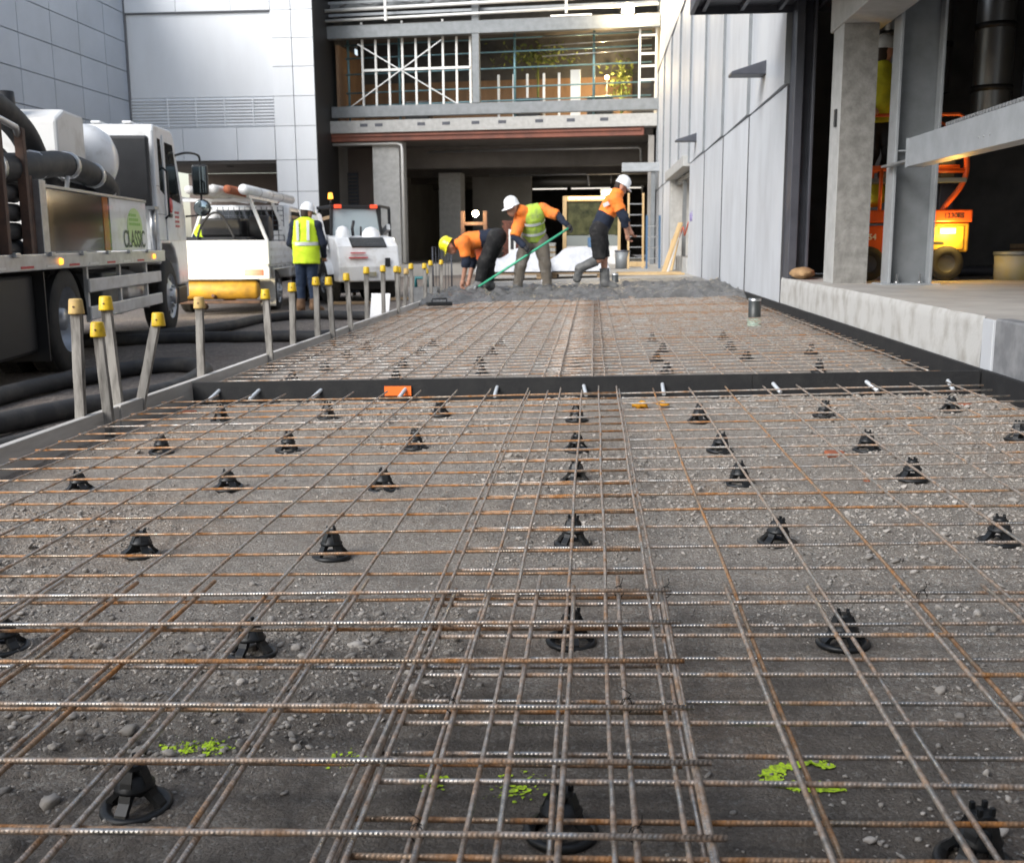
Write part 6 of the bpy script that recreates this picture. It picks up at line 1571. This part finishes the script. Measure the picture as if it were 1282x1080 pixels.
# 4: striding worker at the right, back turned, facing right
r4, P4, S4 = person('person in orange and navy shirt, shorts and white hard hat striding right', (.10, 17.9, .10),
    dict(pelvis=(.0, .0, .97), chest=(.18, .03, 1.33), neck=(.27, .05, 1.50), head=(.34, .06, 1.62), shL=(.22, .22, 1.42), elL=(.40, .30, 1.18), haL=(.50, .30, .95),
         shR=(.24, -.16, 1.42), elR=(.38, -.20, 1.14), haR=(.44, -.10, .88), hipL=(.0, .09, .94), knL=(.08, .10, .52), anL=(.10, .08, .13), toL=(.24, .08, .06),
         hipR=(-.01, -.09, .94), knR=(.0, -.10, .50), anR=(-.30, -.10, .36), toR=(-.34, -.10, .20)), (.95, .25, -.2), (.92, .25, -.35), 'helmet_white',
    [('shirt_upper', 'hi_orange', [('ribs', .2, 1, 'a'), ('yoke', 0, 1), ('trap', 0, 1), ('neck', 0, .25), ('uparmL', 0, .8, 'b'), ('uparmR', 0, .62, 'b')], .040),
     ('shirt_lower', 'navy', [('belly', .15, 1, 'a'), ('ribs', 0, .25, 'b')], .042), ('sleeves', 'navy', [('uparmR', .60, 1, 'a'), ('forearmR', 0, .55, 'b')], .022), ('sleeve_far', 'navy', [('uparmL', .75, 1, 'a'), ('forearmL', 0, .5, 'b')], .022),
     ('shorts', 'trouser_black', [('hip', 0, 1), ('belly', 0, .3), ('thighL', 0, 1.0, 'b'), ('thighR', 0, 1.0, 'b')], .040),
     ('boots', 'gumboot', [('calfL', .42, 1.0, 'a'), ('footL', 0, 1.05), ('calfR', .12, 1.0, 'a'), ('footR', 0, 1.05)], .028)])
m = MB(); m.beam((.06, -.178, 1.33), (.18, -.178, 1.38), .004, .06, upv=(0, 0, 1)); m.build('shirt_logo', M['tape'], r4)

# 5: worker leaning over the utility tray
person('person in dark vest with bright yellow sleeves leaning over the utility tray', (-7.25, 18.95, -.27),
    dict(pelvis=(-.02, .05, .93), chest=(.18, -.02, 1.28), neck=(.30, -.06, 1.42), head=(.38, -.08, 1.52), shL=(.20, .18, 1.37), elL=(.40, .14, 1.12), haL=(.55, .05, 1.0),
         shR=(.24, -.20, 1.36), elR=(.42, -.24, 1.62 - .45), haR=(.58, -.22, .98), hipL=(-.02, .12, .9), knL=(-.02, .14, .5), anL=(-.04, .14, .1), toL=(.1, .14, .045),
         hipR=(-.02, -.06, .9), knR=(-.06, -.08, .5), anR=(-.1, -.08, .1), toR=(.05, -.08, .045)), (.9, -.1, -.4), (.75, -.2, -.6), 'helmet_white',
    [('jacket_sleeves', 'hi_yellow', [('yoke', 0, 1), ('ribs', .5, 1), ('uparmL', 0, 1), ('forearmL', 0, .9), ('uparmR', 0, 1), ('forearmR', 0, .9)], .030), ('body_warmer', 'navy', [('belly', 0, 1), ('ribs', 0, .8)], .034),
     ('trousers', 'trouser_black', [('hip', 0, 1), ('thighL', 0, 1), ('calfL', 0, .95), ('thighR', 0, 1), ('calfR', 0, .95)], .02), BOOTS('boot_brown')])
# 6: worker on the lift
person('person in yellow jacket on the lift platform, half hidden between the two columns', (3.06, 11.98, DT + 1.06),
    dict(pelvis=(0, 0, .55), chest=(-.02, -.02, .93), neck=(-.01, -.03, 1.10), head=(.0, -.02, 1.24), shL=(.18, .0, 1.02), elL=(.26, -.08, .76), haL=(.2, -.22, .66),
         shR=(-.19, .0, 1.02), elR=(-.24, -.06, .76), haR=(-.16, -.22, .66), hipL=(.09, 0, .52), knL=(.1, -.1, .26), anL=(.1, .12, .06), toL=(.1, .0, .03),
         hipR=(-.09, 0, .52), knR=(-.1, -.1, .26), anR=(-.1, .12, .06), toR=(-.1, .0, .03)), (0, -1, 0), (.8, .6, 0), 'helmet_white',
    [('jacket', 'jacket_yellow', [('belly', .1, 1, 'a'), ('ribs', 0, 1), ('yoke', 0, 1), ('trap', 0, 1), ('uparmL', 0, 1), ('forearmL', 0, .9), ('uparmR', 0, 1), ('forearmR', 0, .9)], .036),
     ('trousers', 'trouser_black', [('hip', 0, 1), ('thighL', 0, 1), ('calfL', 0, .95), ('thighR', 0, 1), ('calfR', 0, .95)], .02), BOOTS('boot_brown')])
